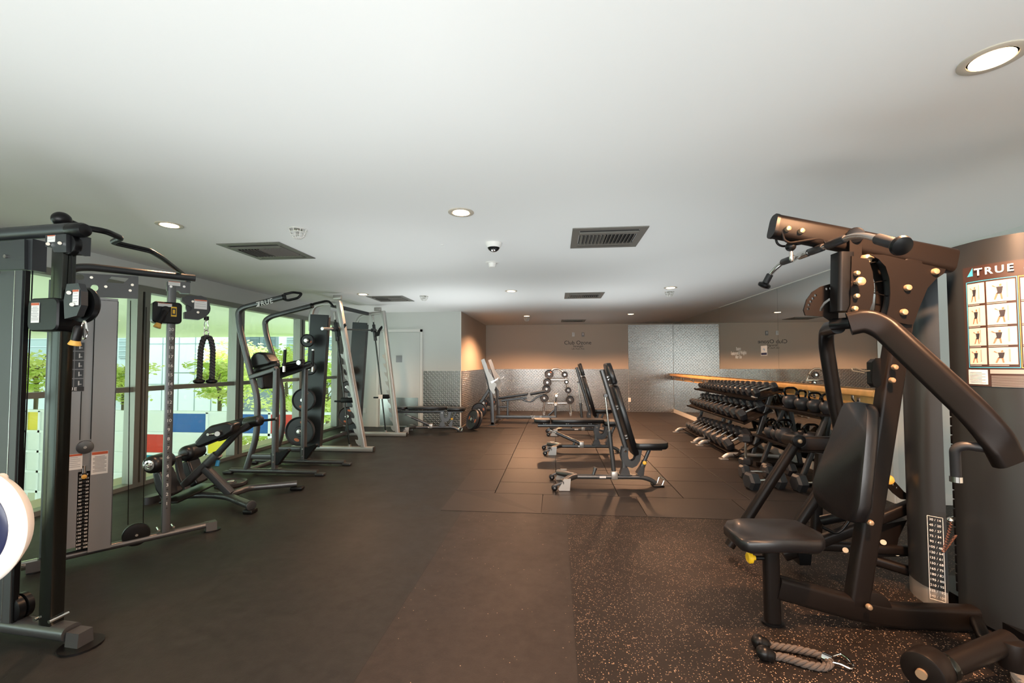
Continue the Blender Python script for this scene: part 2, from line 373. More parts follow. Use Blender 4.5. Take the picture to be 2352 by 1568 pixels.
struct(MB().box((XL-.075, (Y0+mul[0])/2, 1.1), (.15, mul[0]-Y0, 2.2)).build('wall_left_rear', 'wall'))

# door with kick plate and little sign
dx0, dx1 = -3.80, -2.90; dh = 2.03
d = thing('door', (-3.35, YD, 0), 'flush white door with a steel kick plate and small square sign', 'door'); d.name = 'door_1'; d['kind'] = 'structure'
dd = MB().box((-3.35, YD-.006, dh/2+.01), (dx1-dx0, .010, dh), bev=.003).build('door_leaf', 'wall', d)
fm = MB()
for a, b in (((dx0-.035, 0), (dx0-.035, dh+.05)), ((dx1+.035, 0), (dx1+.035, dh+.05))): fm.box((a[0], YD-.012, (dh+.07)/2), (.055, .024, dh+.07))
fm.box((-3.35, YD-.012, dh+.045), (dx1-dx0+.13, .024, .055)); fm.build('door_frame', 'trim', d)
MB().box((-3.35, YD-.0135, .33), (dx1-dx0-.06, .004, .60)).build('kick_plate', 'steel', d)
MB().box((-3.25, YD-.014, .006), (dx1-dx0, .03, .012)).build('threshold', 'steel', d)
ps = at_y(917, 824, YD)
MB().box((ps.x, YD-.014, ps.z), (.135, .004, .145), bev=.001).build('door_sign', 'labelgrey', d)

# diamond-plate sheets
PZ = 1.205
def sheet(x0, x1, y0, y1, z0, z1, label, g='diamond plate sheets on the walls'):
    o = MB().box(((x0+x1)/2, (y0+y1)/2, (z0+z1)/2), (x1-x0, y1-y0, z1-z0)).build('diamond_plate', 'plate'); tag(o, label, 'wall panel', g)
sheet(dx1+.08, XA-.02, YD-.008, YD-.004, .01, PZ, 'waist-high diamond plate sheet between the white door and alcove corner')
sheet(XA+.0005, XA+.004, YD+.02, YB-.005, .01, PZ, 'waist-high diamond plate sheet along the short side wall of the alcove')
sheet(XA+.006, .55, YB-.004, YB-.0005, .01, PZ, 'waist-high diamond plate sheet behind the plate tree on the back wall')
sheet(.554, 2.04, YB-.004, YB-.0005, .01, PZ, 'waist-high diamond plate sheet under the wall lettering')
sheet(2.044, XR-.006, YB-.005, YB-.0005, .01, CH-.03, 'full-height diamond plate sheet in the back corner beside the mirror')

# mirrors on the right wall
my = [YP+.02, 6.82, 9.12, YB-.004]
for i, lab in enumerate(('wall mirror panel nearest the multi-station machine', 'middle wall mirror panel bearing the white lettering and sticker', 'farthest wall mirror panel meeting the back corner')):
    o = MB().box((XR+.004, (my[i]+my[i+1])/2, (CH-.006+.10)/2), (.008, my[i+1]-my[i]-.004, CH-.108)).build('wall_mirror', 'mirror'); tag(o, lab, 'mirror', 'floor to ceiling mirrors')
tp = MB().box((XR, (my[0]+9.12)/2, CH-.006), (.012, 9.12-my[0], .012)).build('trim_3', 'trim'); struct(tp)

# wooden rail with its backboard and brackets
ry0, ry1 = YP+.10, YB-.02
t = thing('wooden_rail', (XR-.05, ry0, 1.0), 'long pale wooden wall rail running along the mirror', 'rail')
MB().beam((XR-.085, ry0, 1.045), (XR-.085, ry1, 1.045), .055, .075, r=.02).build('rail', 'wood', t)
MB().box((XR-.012, (ry0+ry1)/2, .985), (.022, ry1-ry0, .16), bev=.003).build('backboard', 'wood', t)
y = ry0+.35
while y < ry1:
    MB().sweep(fillet([(XR-.024, y, .93), (XR-.05, y, .93), (XR-.085, y, .965), (XR-.085, y, 1.008)], .02), rrect(.012, .035), (0, 1, 0)).box((XR-.026, y, .95), (.006, .05, .07), bev=.002).build('bracket', 'steel', t)
    y += .81

# lettering and little things on walls
text('wall_lettering', 'Club Ozone', at_y(1327, 787, YB-.001), .155, 'ink', sx=1.0)
L1 = bpy.data.objects['wall_lettering']
tag(L1, 'dark Club Ozone lettering on the back wall above the diamond plate', 'lettering')
text('lettering_line', 'Strength', at_y(1328, 795, YB-.001), .085, 'ink', L1)
text('lettering_line', 'Lift. Push. Pull.', at_y(1328, 801, YB-.001), .062, 'ink', L1)
for k, (px, lab) in enumerate(((1317, 'small white wall switch plate above the C of the lettering'), (1339, 'small grey thermostat above the end of the lettering'))):
    p = at_y(px, 768, YB); t = thing('wall_thermostat' if k else 'switch_plate', (p.x, YB, p.z), lab, 'thermostat' if k else 'switch')
    MB().box((p.x, YB-.008, p.z), (.075, .016, .12), bev=.006).build('housing', 'labelgrey' if k else 'white', t)
    MB().box((p.x, YB-.018, p.z+.01), (.035, .006, .06), bev=.002).build('face', 'label', t)
for nm, p, n, lab in (('wall_outlet', at_y(837, 943, YD), 0, 'white power outlet low on the wall left of the door'), ('wall_outlet', at_y(2094, 1080, YP), 0, 'white power outlet low on the wall behind the multi-station'), ('wall_outlet', at_y(1446, 918, YB-.005), 0, 'white power outlet low on the diamond plate of the back wall')):
    t = thing(nm, p, lab, 'outlet', 'power outlets')
    MB().box((p.x, p.y-.004, p.z), (.075, .008, .118), bev=.003).build('cover_plate', 'trim', t)
    for dz in (-.026, .026): MB().box((p.x, p.y-.009, p.z+dz), (.034, .004, .036), bev=.0015).box((p.x-.007, p.y-.0115, p.z+dz), (.003, .001, .012), m='ink').box((p.x+.007, p.y-.0115, p.z+dz), (.003, .001, .012), m='ink').build('socket', 'white', t)
mt = text('mirror_lettering', 'Return', at_x(1696, 801, XR-.001), .088, 'white', right=(0, -1, 0), bold=.002, sx=.8)
tag(mt, 'white Return Equipment and Weights After Use lettering on the mirror', 'lettering')
text('lettering_line', 'Equipment & Weights', at_x(1696, 810.5, XR-.001), .088, 'white', mt, right=(0, -1, 0), bold=.002, sx=.85)
text('lettering_line', 'After Use', at_x(1696, 819.5, XR-.001), .088, 'white', mt, right=(0, -1, 0), bold=.002, sx=.8)
p = at_x(1755, 805, XR); t = thing('wall_sticker', p, 'small white and blue sticker on the mirror by its joint', 'sticker')
MB().box((XR-.001, p.y, p.z), (.002, .20, .155)).build('sheet', 'label', t); MB().box((XR-.003, p.y, p.z-.05), (.001, .18, .035)).build('band', 'navy', t)
text('print', '+x', (XR-.003, p.y, p.z+.02), .07, 'blue', t, right=(0, -1, 0))

# floor tiles of the lifting area
TT = .014; TW = .632; x0t, y0t = -.632, 4.57
def tilebox(x0, x1, y0, y1): return MB().box(((x0+x1)/2, (y0+y1)/2, TT/2+.0005), (x1-x0-.007, y1-y0-.007, TT), bev=.003)
NUMW = 'first second third fourth fifth sixth seventh eighth ninth tenth eleventh twelfth thirteenth fourteenth'.split()
TG = 'square black rubber tiles of the lifting area'
for c in range(-3, 7):
    xa, xb = x0t+c*TW, min(x0t+(c+1)*TW, XR-.02)
    yy = y0t if c >= 0 else YD+.02
    if c == -3: xa = XA+.01
    if xb-xa < .1: continue
    first = .44 if c in (0, 1, 2) else (.66 if c < 5 else .5)
    if c < 0: first = .5
    k = 0
    while yy < YB-.1:
        y1 = min(yy+(first if k == 0 else .655), YB-.012)
        tag(tilebox(xa, xb, yy, y1).build('rubber_tile', 'tile', angle=3), 'black floor tile, %s back, %s column from the %s' % (NUMW[k], NUMW[c if c >= 0 else c+3], 'left tile edge' if c >= 0 else 'alcove side wall'), 'floor tile', TG); yy = y1; k += 1
RG = 'sloped black rubber edge tiles'
def ramp(poly, label):      # poly: (x, y, height)
    b = MB(); n = len(poly); b.loft([[(x, y, .0006) for x, y, z in poly], [(x, y, z) for x, y, z in poly]])
    tag(b.build('ramp_tile', 'tile', angle=3), label, 'floor tile', RG)
ye, xe = 4.03, -1.06
e = .0035
ramp([(xe, ye, .003), (-.132-e, ye, .003), (-.132-e, y0t-e, TT), (x0t-e, y0t-e, TT), (x0t-e, 4.66, TT), (xe, 4.66, .003)], 'sloped rubber corner tile at the front left of the lifting area')
xs = [-.132, .80, 1.72, 2.64, 3.25]
for i in range(4):
    ramp([(xs[i]+e, ye, .003), (xs[i+1]-e, ye, .003), (xs[i+1]-e, y0t-e, TT), (xs[i]+e, y0t-e, TT)], ('sloped rubber edge tile right beside the front left corner tile', 'sloped rubber edge tile in front of the nearest upright bench', 'sloped rubber edge tile in front of the loose dumbbells', 'sloped rubber edge tile behind the multi-station seat')[i])
ys = [4.664, 5.60, 6.53, 7.46, 8.39, YD]
for i in range(5):
    ramp([(xe, ys[i]+e, .003), (x0t-e, ys[i]+e, TT), (x0t-e, ys[i+1]-e, TT), (xe, ys[i+1]-e, .003)], 'sloped rubber side tile, number %s behind the front left corner tile' % ('one', 'two', 'three', 'four', 'five')[i])

# ------------------------------------------------------------------ ceiling fittings
def downlight(x, y, label, r=.095):
    t = thing('ceiling_downlight', (x, y, CH), label, 'ceiling light', 'round recessed downlights')
    MB().lathe((x, y, CH), (0, 0, -1), [(0, r), (.004, r), (.006, r-.004), (.005, r*.72), (-.01, r*.70)], 32).build('trim_ring', 'ringtrim', t)
    MB().lathe((x, y, CH-.0075), (0, 0, 1), [(0, .001), (.0004, r*.66), (.004, r*.66)], 28).build('lens', 'lampglow', t)
    lamp('downlight_lamp', 'SPOT', (x, y, CH-.03), (x, y, 0), DL_POWER*(4.0 if y > 9 else 4.0 if (y > 1 and y < 2) else .6 if x < -2 else 1), (1, .53, .28), spot_size=math.radians(150), spot_blend=.45, shadow_soft_size=.06)
DL_POWER = 150
for x, y, lab in ((-3.09, 3.22, 'round downlight above the cable machine by the windows'), (-.69, 3.17, 'round downlight in the middle of the near ceiling, alone'), (1.61, 1.75, 'large round downlight nearest the camera, over the exercise chart'),
                  (-3.07, 6.76, 'small round downlight above the pale rack by the door'), (-.67, 6.70, 'small round downlight between the camera dome and the alcove'), (1.70, 6.66, 'small round downlight above the dumbbell rack'),
                  (-.66, 10.25, 'left of the two round downlights inside the alcove'), (1.70, 10.1, 'right of the two round downlights inside the alcove')):
    downlight(x, y, lab)
for x in (-3.09, -.69, 1.65):
    for y in (-.35, -3.2): lamp('downlight_lamp', 'SPOT', (x, y, CH-.03), (x, y, 0), DL_POWER*(4.0 if y > 9 else 4.0 if (y > 1 and y < 2) else .6 if x < -2 else 1), (1, .53, .28), spot_size=math.radians(150), spot_blend=.45, shadow_soft_size=.06)

def vent(x, y, label, w=.62, n=15):
    t = thing('ceiling_vent', (x, y, CH), label, 'air vent', 'square ceiling vents')
    b = MB(); h = w/2
    for (cx, cy, sx, sy_) in ((0, h-.03, w, .06), (0, -h+.03, w, .06), (h-.03, 0, .06, w-.12), (-h+.03, 0, .06, w-.12)): b.box((x+cx, y+cy, CH-.004), (sx, sy_, .008))
    b.box((x, y-h+.135, CH-.01), (w-.12, .05, .012)); b.box((x, y+h-.135, CH-.01), (w-.12, .05, .012)); b.build('frame', 'vent', t)
    MB().box((x, y, CH-.0018), (w-.13, w-.13, .003)).build('throat', 'ventdark', t)
    for i in range(n):
        xx = x-h+.085+(w-.17)*i/(n-1); s = 1 if i > n*.45 else -1
        MB().box((xx, y, CH-.012), (.005, w-.34, .026), tilt=Matrix.Rotation(s*.6, 3, 'Y')).build('slat', 'vent', t)
for x, y, lab in ((-2.83, 4.08, 'square ceiling vent nearest the windows, beside the wire guard'), (.46, 3.95, 'square ceiling vent nearest the camera on the right'), (-2.80, 7.28, 'square ceiling vent in front of the white door'),
                  (.47, 7.27, 'square ceiling vent before the alcove'), (.47, 11.5, 'square ceiling vent inside the alcove')): vent(x, y, lab)

def cage(x, y, label, r=.062):
    t = thing('wire_guard', (x, y, CH), label, 'sprinkler guard', 'wire guards on the ceiling')
    b = MB(); z0 = CH
    for q, zz in ((r*1.15, .003), (r, .03), (r*.85, .055), (r*.5, .075)): b.tube([(x+q*math.cos(2*PI*i/20), y+q*math.sin(2*PI*i/20), z0-zz) for i in range(20)], .0035, 5, closed=True)
    for i in range(8):
        a = 2*PI*i/8; b.tube([(x+q*math.cos(a), y+q*math.sin(a), z0-zz) for q, zz in ((r*1.15, .003), (r, .03), (r*.85, .055), (r*.5, .075), (0, .08))], .0035, 5)
    b.build('cage', 'wire', t)
    MB().lathe((x, y, CH), (0, 0, -1), [(0, .035), (.004, .035), (.006, .01), (.03, .009), (.032, .018), (.045, .018), (.046, .004)], 14).build('sprinkler', 'steel', t)
for x, y, lab in ((-2.13, 3.44, 'wire sprinkler guard beside the near left vent'), (-2.15, 7.05, 'small wire sprinkler guard beside the vent by the door'), (1.78, 7.05, 'small wire sprinkler guard just behind the downlight over the dumbbells'), (-.69, 10.75, 'small wire sprinkler guard behind the left alcove downlight')): cage(x, y, lab)
x, y = -.565, 4.02; t = thing('security_camera', (x, y, CH), 'white dome security camera with dark lens on the ceiling', 'security camera')
MB().lathe((x, y, CH), (0, 0, -1), [(0, .075), (.012, .076), (.04, .062), (.044, .058)], 28).build('housing', 'white', t)
MB().lathe((x, y, CH-.043), (0, 0, -1), [(0, .056), (.006, .055), (.02, .046), (.034, .028), (.04, .004)], 24).build('dome', 'black', t)
MB().lathe((x, y-.02, CH-.06), (0, -.5, -1), [(0, .02), (.022, .02), (.026, .012)], 16).build('lens', 'steel', t)
x, y = -.69, 4.80; t = thing('smoke_detector', (x, y, CH), 'white smoke detector on the ceiling behind the dome camera', 'smoke detector')
MB().lathe((x, y, CH), (0, 0, -1), [(0, .075), (.004, .075), (.007, .06)], 28).build('base', 'white', t)
MB().lathe((x, y, CH-.006), (0, 0, -1), [(0, .045), (.03, .042), (.045, .036), (.048, .02)], 24).build('head', 'white', t)
o = MB().lathe((*at_z(1016, 562, CH).xy, CH), (0, 0, -1), [(0, .016), (.003, .015), (.004, .005)], 16).build('ceiling_plug', 'white'); tag(o, 'tiny white round plug on the bare ceiling below the middle downlight', 'plug')
# ------------------------------------------------------------------ outside the windows
mat('outwhite', 'ECEFEF', .6); mat('facade', 'AEB9BE', .6); mat('outgrey', '8D9A9F', .5); mat('outdark', '6F8083', .35); mat('soffit', 'E4EDD2', .7); mat('paving', 'CFC9B8', .8)
mat('bark', '6E6250', .8)
def panelmat(name, c, tr=.35):
    m = bpy.data.materials.new(name); m.use_nodes = True; nt = m.node_tree; p = nt.nodes['Principled BSDF']; p.inputs['Base Color'].default_value = lin(c); p.inputs['Roughness'].default_value = .25
    o = nt.nodes['Material Output']; tl = nt.nodes.new('ShaderNodeBsdfTranslucent'); tl.inputs[0].default_value = lin(c); mx = nt.nodes.new('ShaderNodeMixShader'); mx.inputs[0].default_value = tr
    nt.links.new(p.outputs[0], mx.inputs[1]); nt.links.new(tl.outputs[0], mx.inputs[2]); nt.links.new(mx.outputs[0], o.inputs[0]); MATS[name] = m
panelmat('pblue', '1F6FBE'); panelmat('pred', 'E0402A'); panelmat('pyellow', 'F2E23C'); panelmat('pteal', '2E9BB0'); panelmat('pwhite', 'F4F6F4')
panelmat('leaf', 'F4F7B8', .5); panelmat('leaf2', 'DCEB8C', .5)
boxb('ground', -60, XL-.16, -12, 60, -3.4, -3.2, 'paving')
boxb('exterior_terrace', -5.35, XL-.15, -4, 10.2, -.35, -.04, 'paving')
boxb('exterior_canopy', -40, XL-.15, -6, 19.0, 2.62, 2.85, 'soffit')
YS = 12.0
def zx(px, py): p = at_y(px, py, YS); return p.x, p.z
rows = [947, 996, 1044, 1092, 1140]; zr = [at_y(500, r, YS).z for r in rows]
cols = [-160, -70, 20, 62, 92, 175, 246, 292, 334, 393, 477, 528, 620, 684, 768]; xc = [at_y(c, 1000, YS).x for c in cols]
t = thing('coloured_glass_screen', ((xc[0]+xc[-1])/2, YS, -3.2), 'white-framed outdoor screen holding the coloured glass panels', 'screen')
b = MB()
for z in zr: b.box(((xc[0]+xc[-1])/2, YS, z), (xc[-1]-xc[0]+.1, .10, .07))
for x in xc: b.box((x, YS, (zr[0]-3.2)/2), (.07, .10, zr[0]+3.2))
b.build('frame', 'outwhite', t)
paint = {(0, 9): ('pblue', 'blue glass panel behind the tall numbered post'), (1, 8): ('pred', 'red glass panel low beside the numbered post'), (1, 7): ('pyellow', 'narrow yellow glass panel left of the red one'), (1, 10): ('pyellow', 'yellow glass panel under the bench pad'),
         (2, 9): ('pteal', 'teal glass panel low behind the back extension bench'), (2, 8): ('pteal', 'teal glass panel left of the other teal one'), (0, 11): ('pblue', 'blue glass panel behind the dip station'), (0, 12): ('pred', 'red glass panel behind the dip station'),
         (0, 3): ('pyellow', 'yellow glass panel seen beside the near machine post'), (1, 3): ('pwhite', ''), (1, 13): ('pyellow', 'yellow glass panel beside the last window post'), (2, 7): ('pyellow', 'low yellow glass panel by the window corner')}
for r in range(4):
    for c in range(len(cols)-1):
        m, lab = paint.get((r, c), ('pwhite', ''))
        if (r, c) in ((0, 13), (1, 12), (1, 11)) : continue
        NUM = 'one two three four five six seven eight nine ten eleven twelve thirteen fourteen'.split()
        if not lab: lab = 'frosted white outdoor panel in the %s row, column %s from the far left' % (('top', 'second', 'third', 'lowest')[r], NUM[c])
        o = MB().box(((xc[c]+xc[c+1])/2, YS, (zr[r]+zr[r+1])/2), (xc[c+1]-xc[c]-.075, .03, zr[r]-zr[r+1]-.075)).build('glass_panel', m)
        tag(o, lab or 'frosted white glass panel in the outdoor screen', 'glass panel', 'glass panels of the outdoor screen')
# far buildings
def building(px0, px1, Y, z1, m, lab, win=None):
    x0, x1 = at_y(px0, 800, Y).x, at_y(px1, 800, Y).x
    t = thing('apartment_building', ((x0+x1)/2, Y, -3.2), lab, 'building')
    MB().box(((x0+x1)/2, Y+.3, (z1-3.2)/2), (x1-x0-.02, .6, z1+3.2)).build('wall', m, t)
    for (a, b_, c, d) in (win or []):
        p, q = at_y(a, c, Y), at_y(b_, d, Y)
        w = MB().box(((p.x+q.x)/2, Y-.03, (p.z+q.z)/2), (q.x-p.x, .06, p.z-q.z)).build('window', 'outdark', t)
        f = MB(); n = 4
        for i in range(n): f.box(((p.x+q.x)/2, Y-.07, p.z+(q.z-p.z)*(i+.5)/n), (q.x-p.x, .03, .05))
        f.build('glazing_bar', 'outgrey', w)
building(-300, 262, 26, 9, 'outgrey', 'grey building seen past the near window', [(60, 110, 770, 840)])
building(262, 336, 25, 9, 'outgrey', 'grey block with dark louvres beside the window corner', [(276, 312, 778, 822), (276, 312, 846, 888)])
building(336, 524, 24, 9, 'facade', 'pale panelled facade behind the hanging rope')
building(524, 640, 27, 9, 'outgrey', 'grey glazed facade between rope and dip station', [(540, 560, 772, 820), (575, 596, 772, 822), (606, 632, 772, 822)])
building(640, 800, 25, 9, 'facade', 'pale facade behind the rack uprights', [(660, 684, 775, 815), (700, 722, 775, 815), (740, 764, 775, 815), (735, 770, 860, 880), (735, 770, 905, 930)])
jn = MB(); p, q = at_y(336, 800, 23.97), at_y(524, 800, 23.97)
for i in range(1, 5): jn.box((p.x+(q.x-p.x)*i/5, 23.98, 2), (.03, .02, 10))
for z in (.2, 2.6): jn.box(((p.x+q.x)/2, 23.98, z), (q.x-p.x, .02, .03))
tag(jn.build('facade_joints', 'outgrey'), 'thin panel joints on the pale facade', 'panel joints')
def tree(px, py, Y, sz, n, lab, seed):
    rnd = random.Random(seed); c = at_y(px, py, Y)
    t = thing('leafy_tree', (c.x, Y, -3.2), lab, 'tree', 'trees outside the windows')
    tr = MB(); tr.tube([(c.x, Y, -3.2), (c.x+.1, Y, c.z-.6*sz), (c.x, Y, c.z+.3*sz)], .07, 8)
    for i in range(9):
        a = rnd.uniform(0, 2*PI); L = rnd.uniform(.5, 1)*sz; z = c.z+rnd.uniform(-.8, .2)*sz
        tr.tube([(c.x, Y, z), (c.x+L*.5*math.cos(a), Y+L*.3*math.sin(a), z+.25), (c.x+L*math.cos(a), Y+L*.5*math.sin(a), z+.35+.3*rnd.random())], .018, 5)
    tr.build('trunk', 'bark', t)
    for k, mm in enumerate(('leaf', 'leaf2')):
        b = MB()
        clumps = [(Vector((rnd.uniform(-1, 1), rnd.uniform(-.7, .7), rnd.uniform(-.9, .9)))) for _ in range(16)]
        for i in range(n//2):
            cl = clumps[rnd.randrange(16)]; p = Vector((c.x, Y, c.z)) + cl*sz + Vector((rnd.gauss(0, .24), rnd.gauss(0, .24), rnd.gauss(0, .10)))*sz
            a = Vector((rnd.uniform(-1, 1), rnd.uniform(-1, 1), rnd.uniform(-.4, .4))).normalized()*rnd.uniform(.08, .14); s = a.cross(Vector((0, 0, 1))+Vector((rnd.random()-.5, rnd.random()-.5, 0))).normalized()*.06
            b.add([p-a, p+s, p+a, p-s], [(0, 1, 2, 3)])
        b.build('foliage', mm, t)
for i, a in enumerate(((280, 880, 15.5, .85, 1900, 'leafy tree seen between stack tower and window post'), (555, 845, 21.5, 1.6, 4200, 'tall leafy tree right of the hanging rope'), (500, 880, 14.2, .75, 1600, 'small leafy tree behind the rope handles'), (655, 870, 18, 1.35, 3600, 'leafy tree behind the dip station'), (748, 900, 15, 1.25, 3200, 'leafy tree behind the pale rack'), (80, 860, 15, .9, 1800, 'leafy tree glimpsed beside the near post'), (595, 1030, 14, .5, 500, 'low leafy shrub behind the yellow panel'))):
    tree(a[0], a[1], a[2], a[3], a[4], a[5], i)
# street lamp arm in front of the pale facade
p, q = at_y(398, 856, 20), at_y(444, 856, 20); b = MB().tube([Vector((p.x-.1, 20, -3.2)), Vector((p.x-.1, 20, p.z)), q], .03, 6).box(q, (.3, .1, .1)); tag(b.build('street_lamp', 'outgrey'), 'thin horizontal lamp arm before the pale facade', 'street lamp')
# ------------------------------------------------------------------ dual pulley machine by the windows
WN = Plane((-2.62, 1.98, 0), math.radians(-5)); WF = Plane((-3.402, 2.587, 0), math.atan2(.772, .599))
cm = thing('cable_machine', (-2.95, 2.55, 0), 'grey dual-pulley cable machine at the left with a bent pull-up bar', 'gym machine')
def onp(p, nf, k): return p-nf*k      # label centre pulled back by its own offset
def onz(p, z): p = Vector(p); return Vector((p.x, p.y, z))
def lab_box(b, c, u, up, w, h, m, off, t=.002):      # thin label on a face
    u = Vector(u).normalized(); up = Vector(up).normalized(); n = u.cross(up); c = Vector(c)+n*off
    P = [c+u*w/2*i+up*h/2*j for i, j in ((-1, -1), (1, -1), (1, 1), (-1, 1))]; b.prism(P, n*t, m)
Z3 = Vector((0, 0, 1))
def label(name, c, u, n_off, w, h, parent, red=True, lines=6, m='label', txt='labelgrey'):
    b = MB(); lab_box(b, c, u, Z3, w, h, m, n_off)
    if red: lab_box(b, Vector(c)+Z3*(h/2-h*.07), u, Z3, w*.96, h*.12, 'labelred', n_off*1.0+math.copysign(.0018, n_off))
    for i in range(lines):
        lab_box(b, Vector(c)+Z3*(h*(.28-.72*i/max(1, lines))), u, Z3, w*(.82 if i % 3 else .6), h*.028, txt, n_off+math.copysign(.0018, n_off), .001)
    return b.build(name, None, parent)
# base legs
def legtube(a, b, rad, name='leg'): 
    return MB().sweep([a, b], rrect(rad*2.2, rad*1.7, rad*.8, 5)).build(name, 'gun', cm)
zf = .055
A = onz(WF(75, 1297), zf); B = onz(WF(478, 1205), zf); fl = legtube(A, B, .026)
MB().cyl(A-WF.u*.05, A+WF.u*.02, .03, 18).build('end_cap', 'chrome', fl)
def foot(c, u, name_parent, w=.085, L=.13):
    u = Vector(u); s = Vector((-u.y, u.x, 0)); c = Vector(c); b = MB()
    out = [c+u*(L*.5*math.cos(t))+s*(w*math.sin(t)) for t in [2*PI*i/20 for i in range(20)]]
    b.loft([[Vector((p.x, p.y, .0)) for p in out], [Vector((p.x, p.y, .010)) for p in out]], 'black')
    b.prism([c-u*.05+s*.035+Z3*(.01-c.z), c-u*.05-s*.035+Z3*(.01-c.z), c-u*.05-s*.03+Z3*(.075-c.z), c-u*.05+s*.03+Z3*(.075-c.z)], u*.075, 'gun', sym=False)
    return b.build('foot_pad', None, name_parent)
foot(onz(B, 0)+WF.u*.03, WF.u, fl, .05, .12); foot(onz(A, 0)+WF.u*.02, WF.u, fl, .05, .10)
A2 = onz(WN(-170, 1400), .06); B2 = onz(WN(165, 1440), .06); nl = legtube(A2, B2, .040); foot(onz(B2, 0)+WN.u*.06, WN.u, nl, .085, .17)
foot(onz(A2, 0)+WN.u*.1, WN.u, nl, .06, .12)
# posts
def post(pb, pt, w, d, u, name='post', m='steel'):
    return MB().sweep([pb, pt], rrect(w, d, .006, 2), up=(u.x, u.y, 0)).build(name, m, cm)
pn0 = onz(WN(118, 1420), .09); pn1 = WN(139, 566); pn1 = Vector((pn0.x, pn0.y, pn1.z)); np_ = post(pn0, pn1, .06, .075, WN.u, m='darksteel')
pf0 = onz(WF(380, 1218), .075); pf1 = Vector((pf0.x, pf0.y, WF(392, 655).z)); fp = post(pf0, pf1, .052, .052, WF.u, m='gun')
for (p0, u, pl) in ((pn0, WN.u, np_), (pf0, WF.u, fp)):
    for s in (-.045, .045): MB().cyl(p0+u*s+Z3*.03-Vector((-u.y, u.x, 0))*.04, p0+u*s+Z3*.03+Vector((-u.y, u.x, 0))*.04, .008, 12).build('bolt', 'chrome', pl)
nF = -WF.n if WF.n.dot(EYE-WF.p0) < 0 else WF.n; nN = -WN.n if WN.n.dot(EYE-WN.p0) < 0 else WN.n
for i in range(20):   # position numbers down the far post
    z = 1.62-1.33*i/19
    text('position_number', str(20-i), Vector((pf0.x, pf0.y, z))+nF*.0275, .034, 'label', fp, right=WF.u, up=(0, 0, 1))
    MB().cyl(Vector((pf0.x, pf0.y, z-.034))+nF*.024, Vector((pf0.x, pf0.y, z-.034))+nF*.027, .006, 10).build('pin_hole', 'ventdark', fp)
# top arms
arm = fillet([WN(-230, 556), WN(0, 539), WN(168, 527)], .1)
na = MB().sweep(arm, rrect(.062, .066, .028, 5)).build('top_arm', 'gun_dark', cm)
e0 = WN(160, 529)
MB().lathe(e0, (WN(203, 528)-e0), [(0, .030), (.01, .036), (.085, .036), (.10, .030), (.108, .012)], 20).build('end_cap', 'black', na)
fa = MB().sweep(fillet([WF(132, 655), WF(165, 615), WF(205, 613), WF(448, 639)], .14, 8), circ(.027, 14)).build('top_arm', 'gun_dark', cm)
# brackets
def plate(pl, pts, t, name, m, par, off=0.0): return MB().prism([pl(x, y, t/2)-pl.nf*t/2 for x, y in pts], pl.n*t, sym=True).build(name, m, par)
def holed(pl, outer, holes, off, t, name, m, par, nf):    # a plate with real holes
    bm = bmesh.new(); U, V_ = pl.u, Z3; o0 = pl(*outer[0]) + nf*off
    def edge_loop(pts):
        vs = [bm.verts.new(pl(x, y, off)) for x, y in pts]; return [bm.edges.new((vs[i], vs[(i+1) % len(vs)])) for i in range(len(vs))]
    es = edge_loop(outer)
    for h in holes: es += edge_loop(h)
    bmesh.ops.triangle_fill(bm, use_beauty=True, use_dissolve=False, edges=es, normal=nf)
    r = bmesh.ops.extrude_face_region(bm, geom=list(bm.faces)); vv = [g for g in r['geom'] if isinstance(g, bmesh.types.BMVert)]; bmesh.ops.translate(bm, verts=vv, vec=-nf*t)
    bmesh.ops.recalc_face_normals(bm, faces=bm.faces); me = bpy.data.meshes.new(name); bm.to_mesh(me); bm.free(); me.materials.append(M(m)); o = bpy.data.objects.new(name, me); COL.objects.link(o)
    if par: o.parent = par; o.matrix_parent_inverse = parent_inv(par)
    return o
def ell(cx, cy, rx, ry, n=14): return [(cx+rx*math.cos(2*PI*i/n), cy+ry*math.sin(2*PI*i/n)) for i in range(n)]
bp = holed(WF, [(150, 640), (160, 626), (318, 634), (317, 686), (150, 680)], [ell(183, 636, 11, 7), ell(217, 661, 9, 8), [(243, 648), (256, 635), (296, 639), (283, 651)]], .03, .004, 'bracket_plate', 'gun', cm, nF)
for x, y in ((210, 637), (243, 658), (299, 667), (304, 654)): MB().cyl(WF(x, y, .03), WF(x, y, .037), .009, 12).build('bolt', 'chrome', bp)
bp2 = plate(WF, [(384, 646), (437, 648), (437, 674), (416, 673), (410, 667), (384, 667)], .05, 'bracket', 'gun', cm)
label('warning_label', WF(399, 652, .004), WF.u, .026, .075, .032, bp2, lines=2)
for x in (391, 421): MB().cyl(WF(x, 659)+nF*.025, WF(x, 659)+nF*.032, .009, 12).build('bolt', 'chrome', bp2)
bn = plate(WN, [(-60, 560), (56, 549), (56, 618), (-60, 620)], .09, 'bracket', 'gun_dark', cm)
for x in (4, 42): MB().cyl(WN(x, 594)+nN*.045, WN(x, 594)+nN*.055, .009, 12).build('bolt', 'chrome', bn)
holed(WN, [(60, 549), (75, 548), (73, 620), (60, 620)], [], .03, .06, 'bracket', 'gun_dark', cm, nN)
MB().cyl(WN(62, 592)-WN.n*.02, WN(62, 592)+WN.n*.02, .055, 24, bev=.006).build('pulley', 'black', cm)
bq = plate(WN, [(104, 540), (152, 537), (152, 579), (123, 579), (119, 566), (104, 566)], .07, 'bracket', 'gun_dark', cm)
label('warning_label', onp(WN(118, 548, .037), WN.nf, .037), WN.u, .037, .048, .034, bq, lines=2)
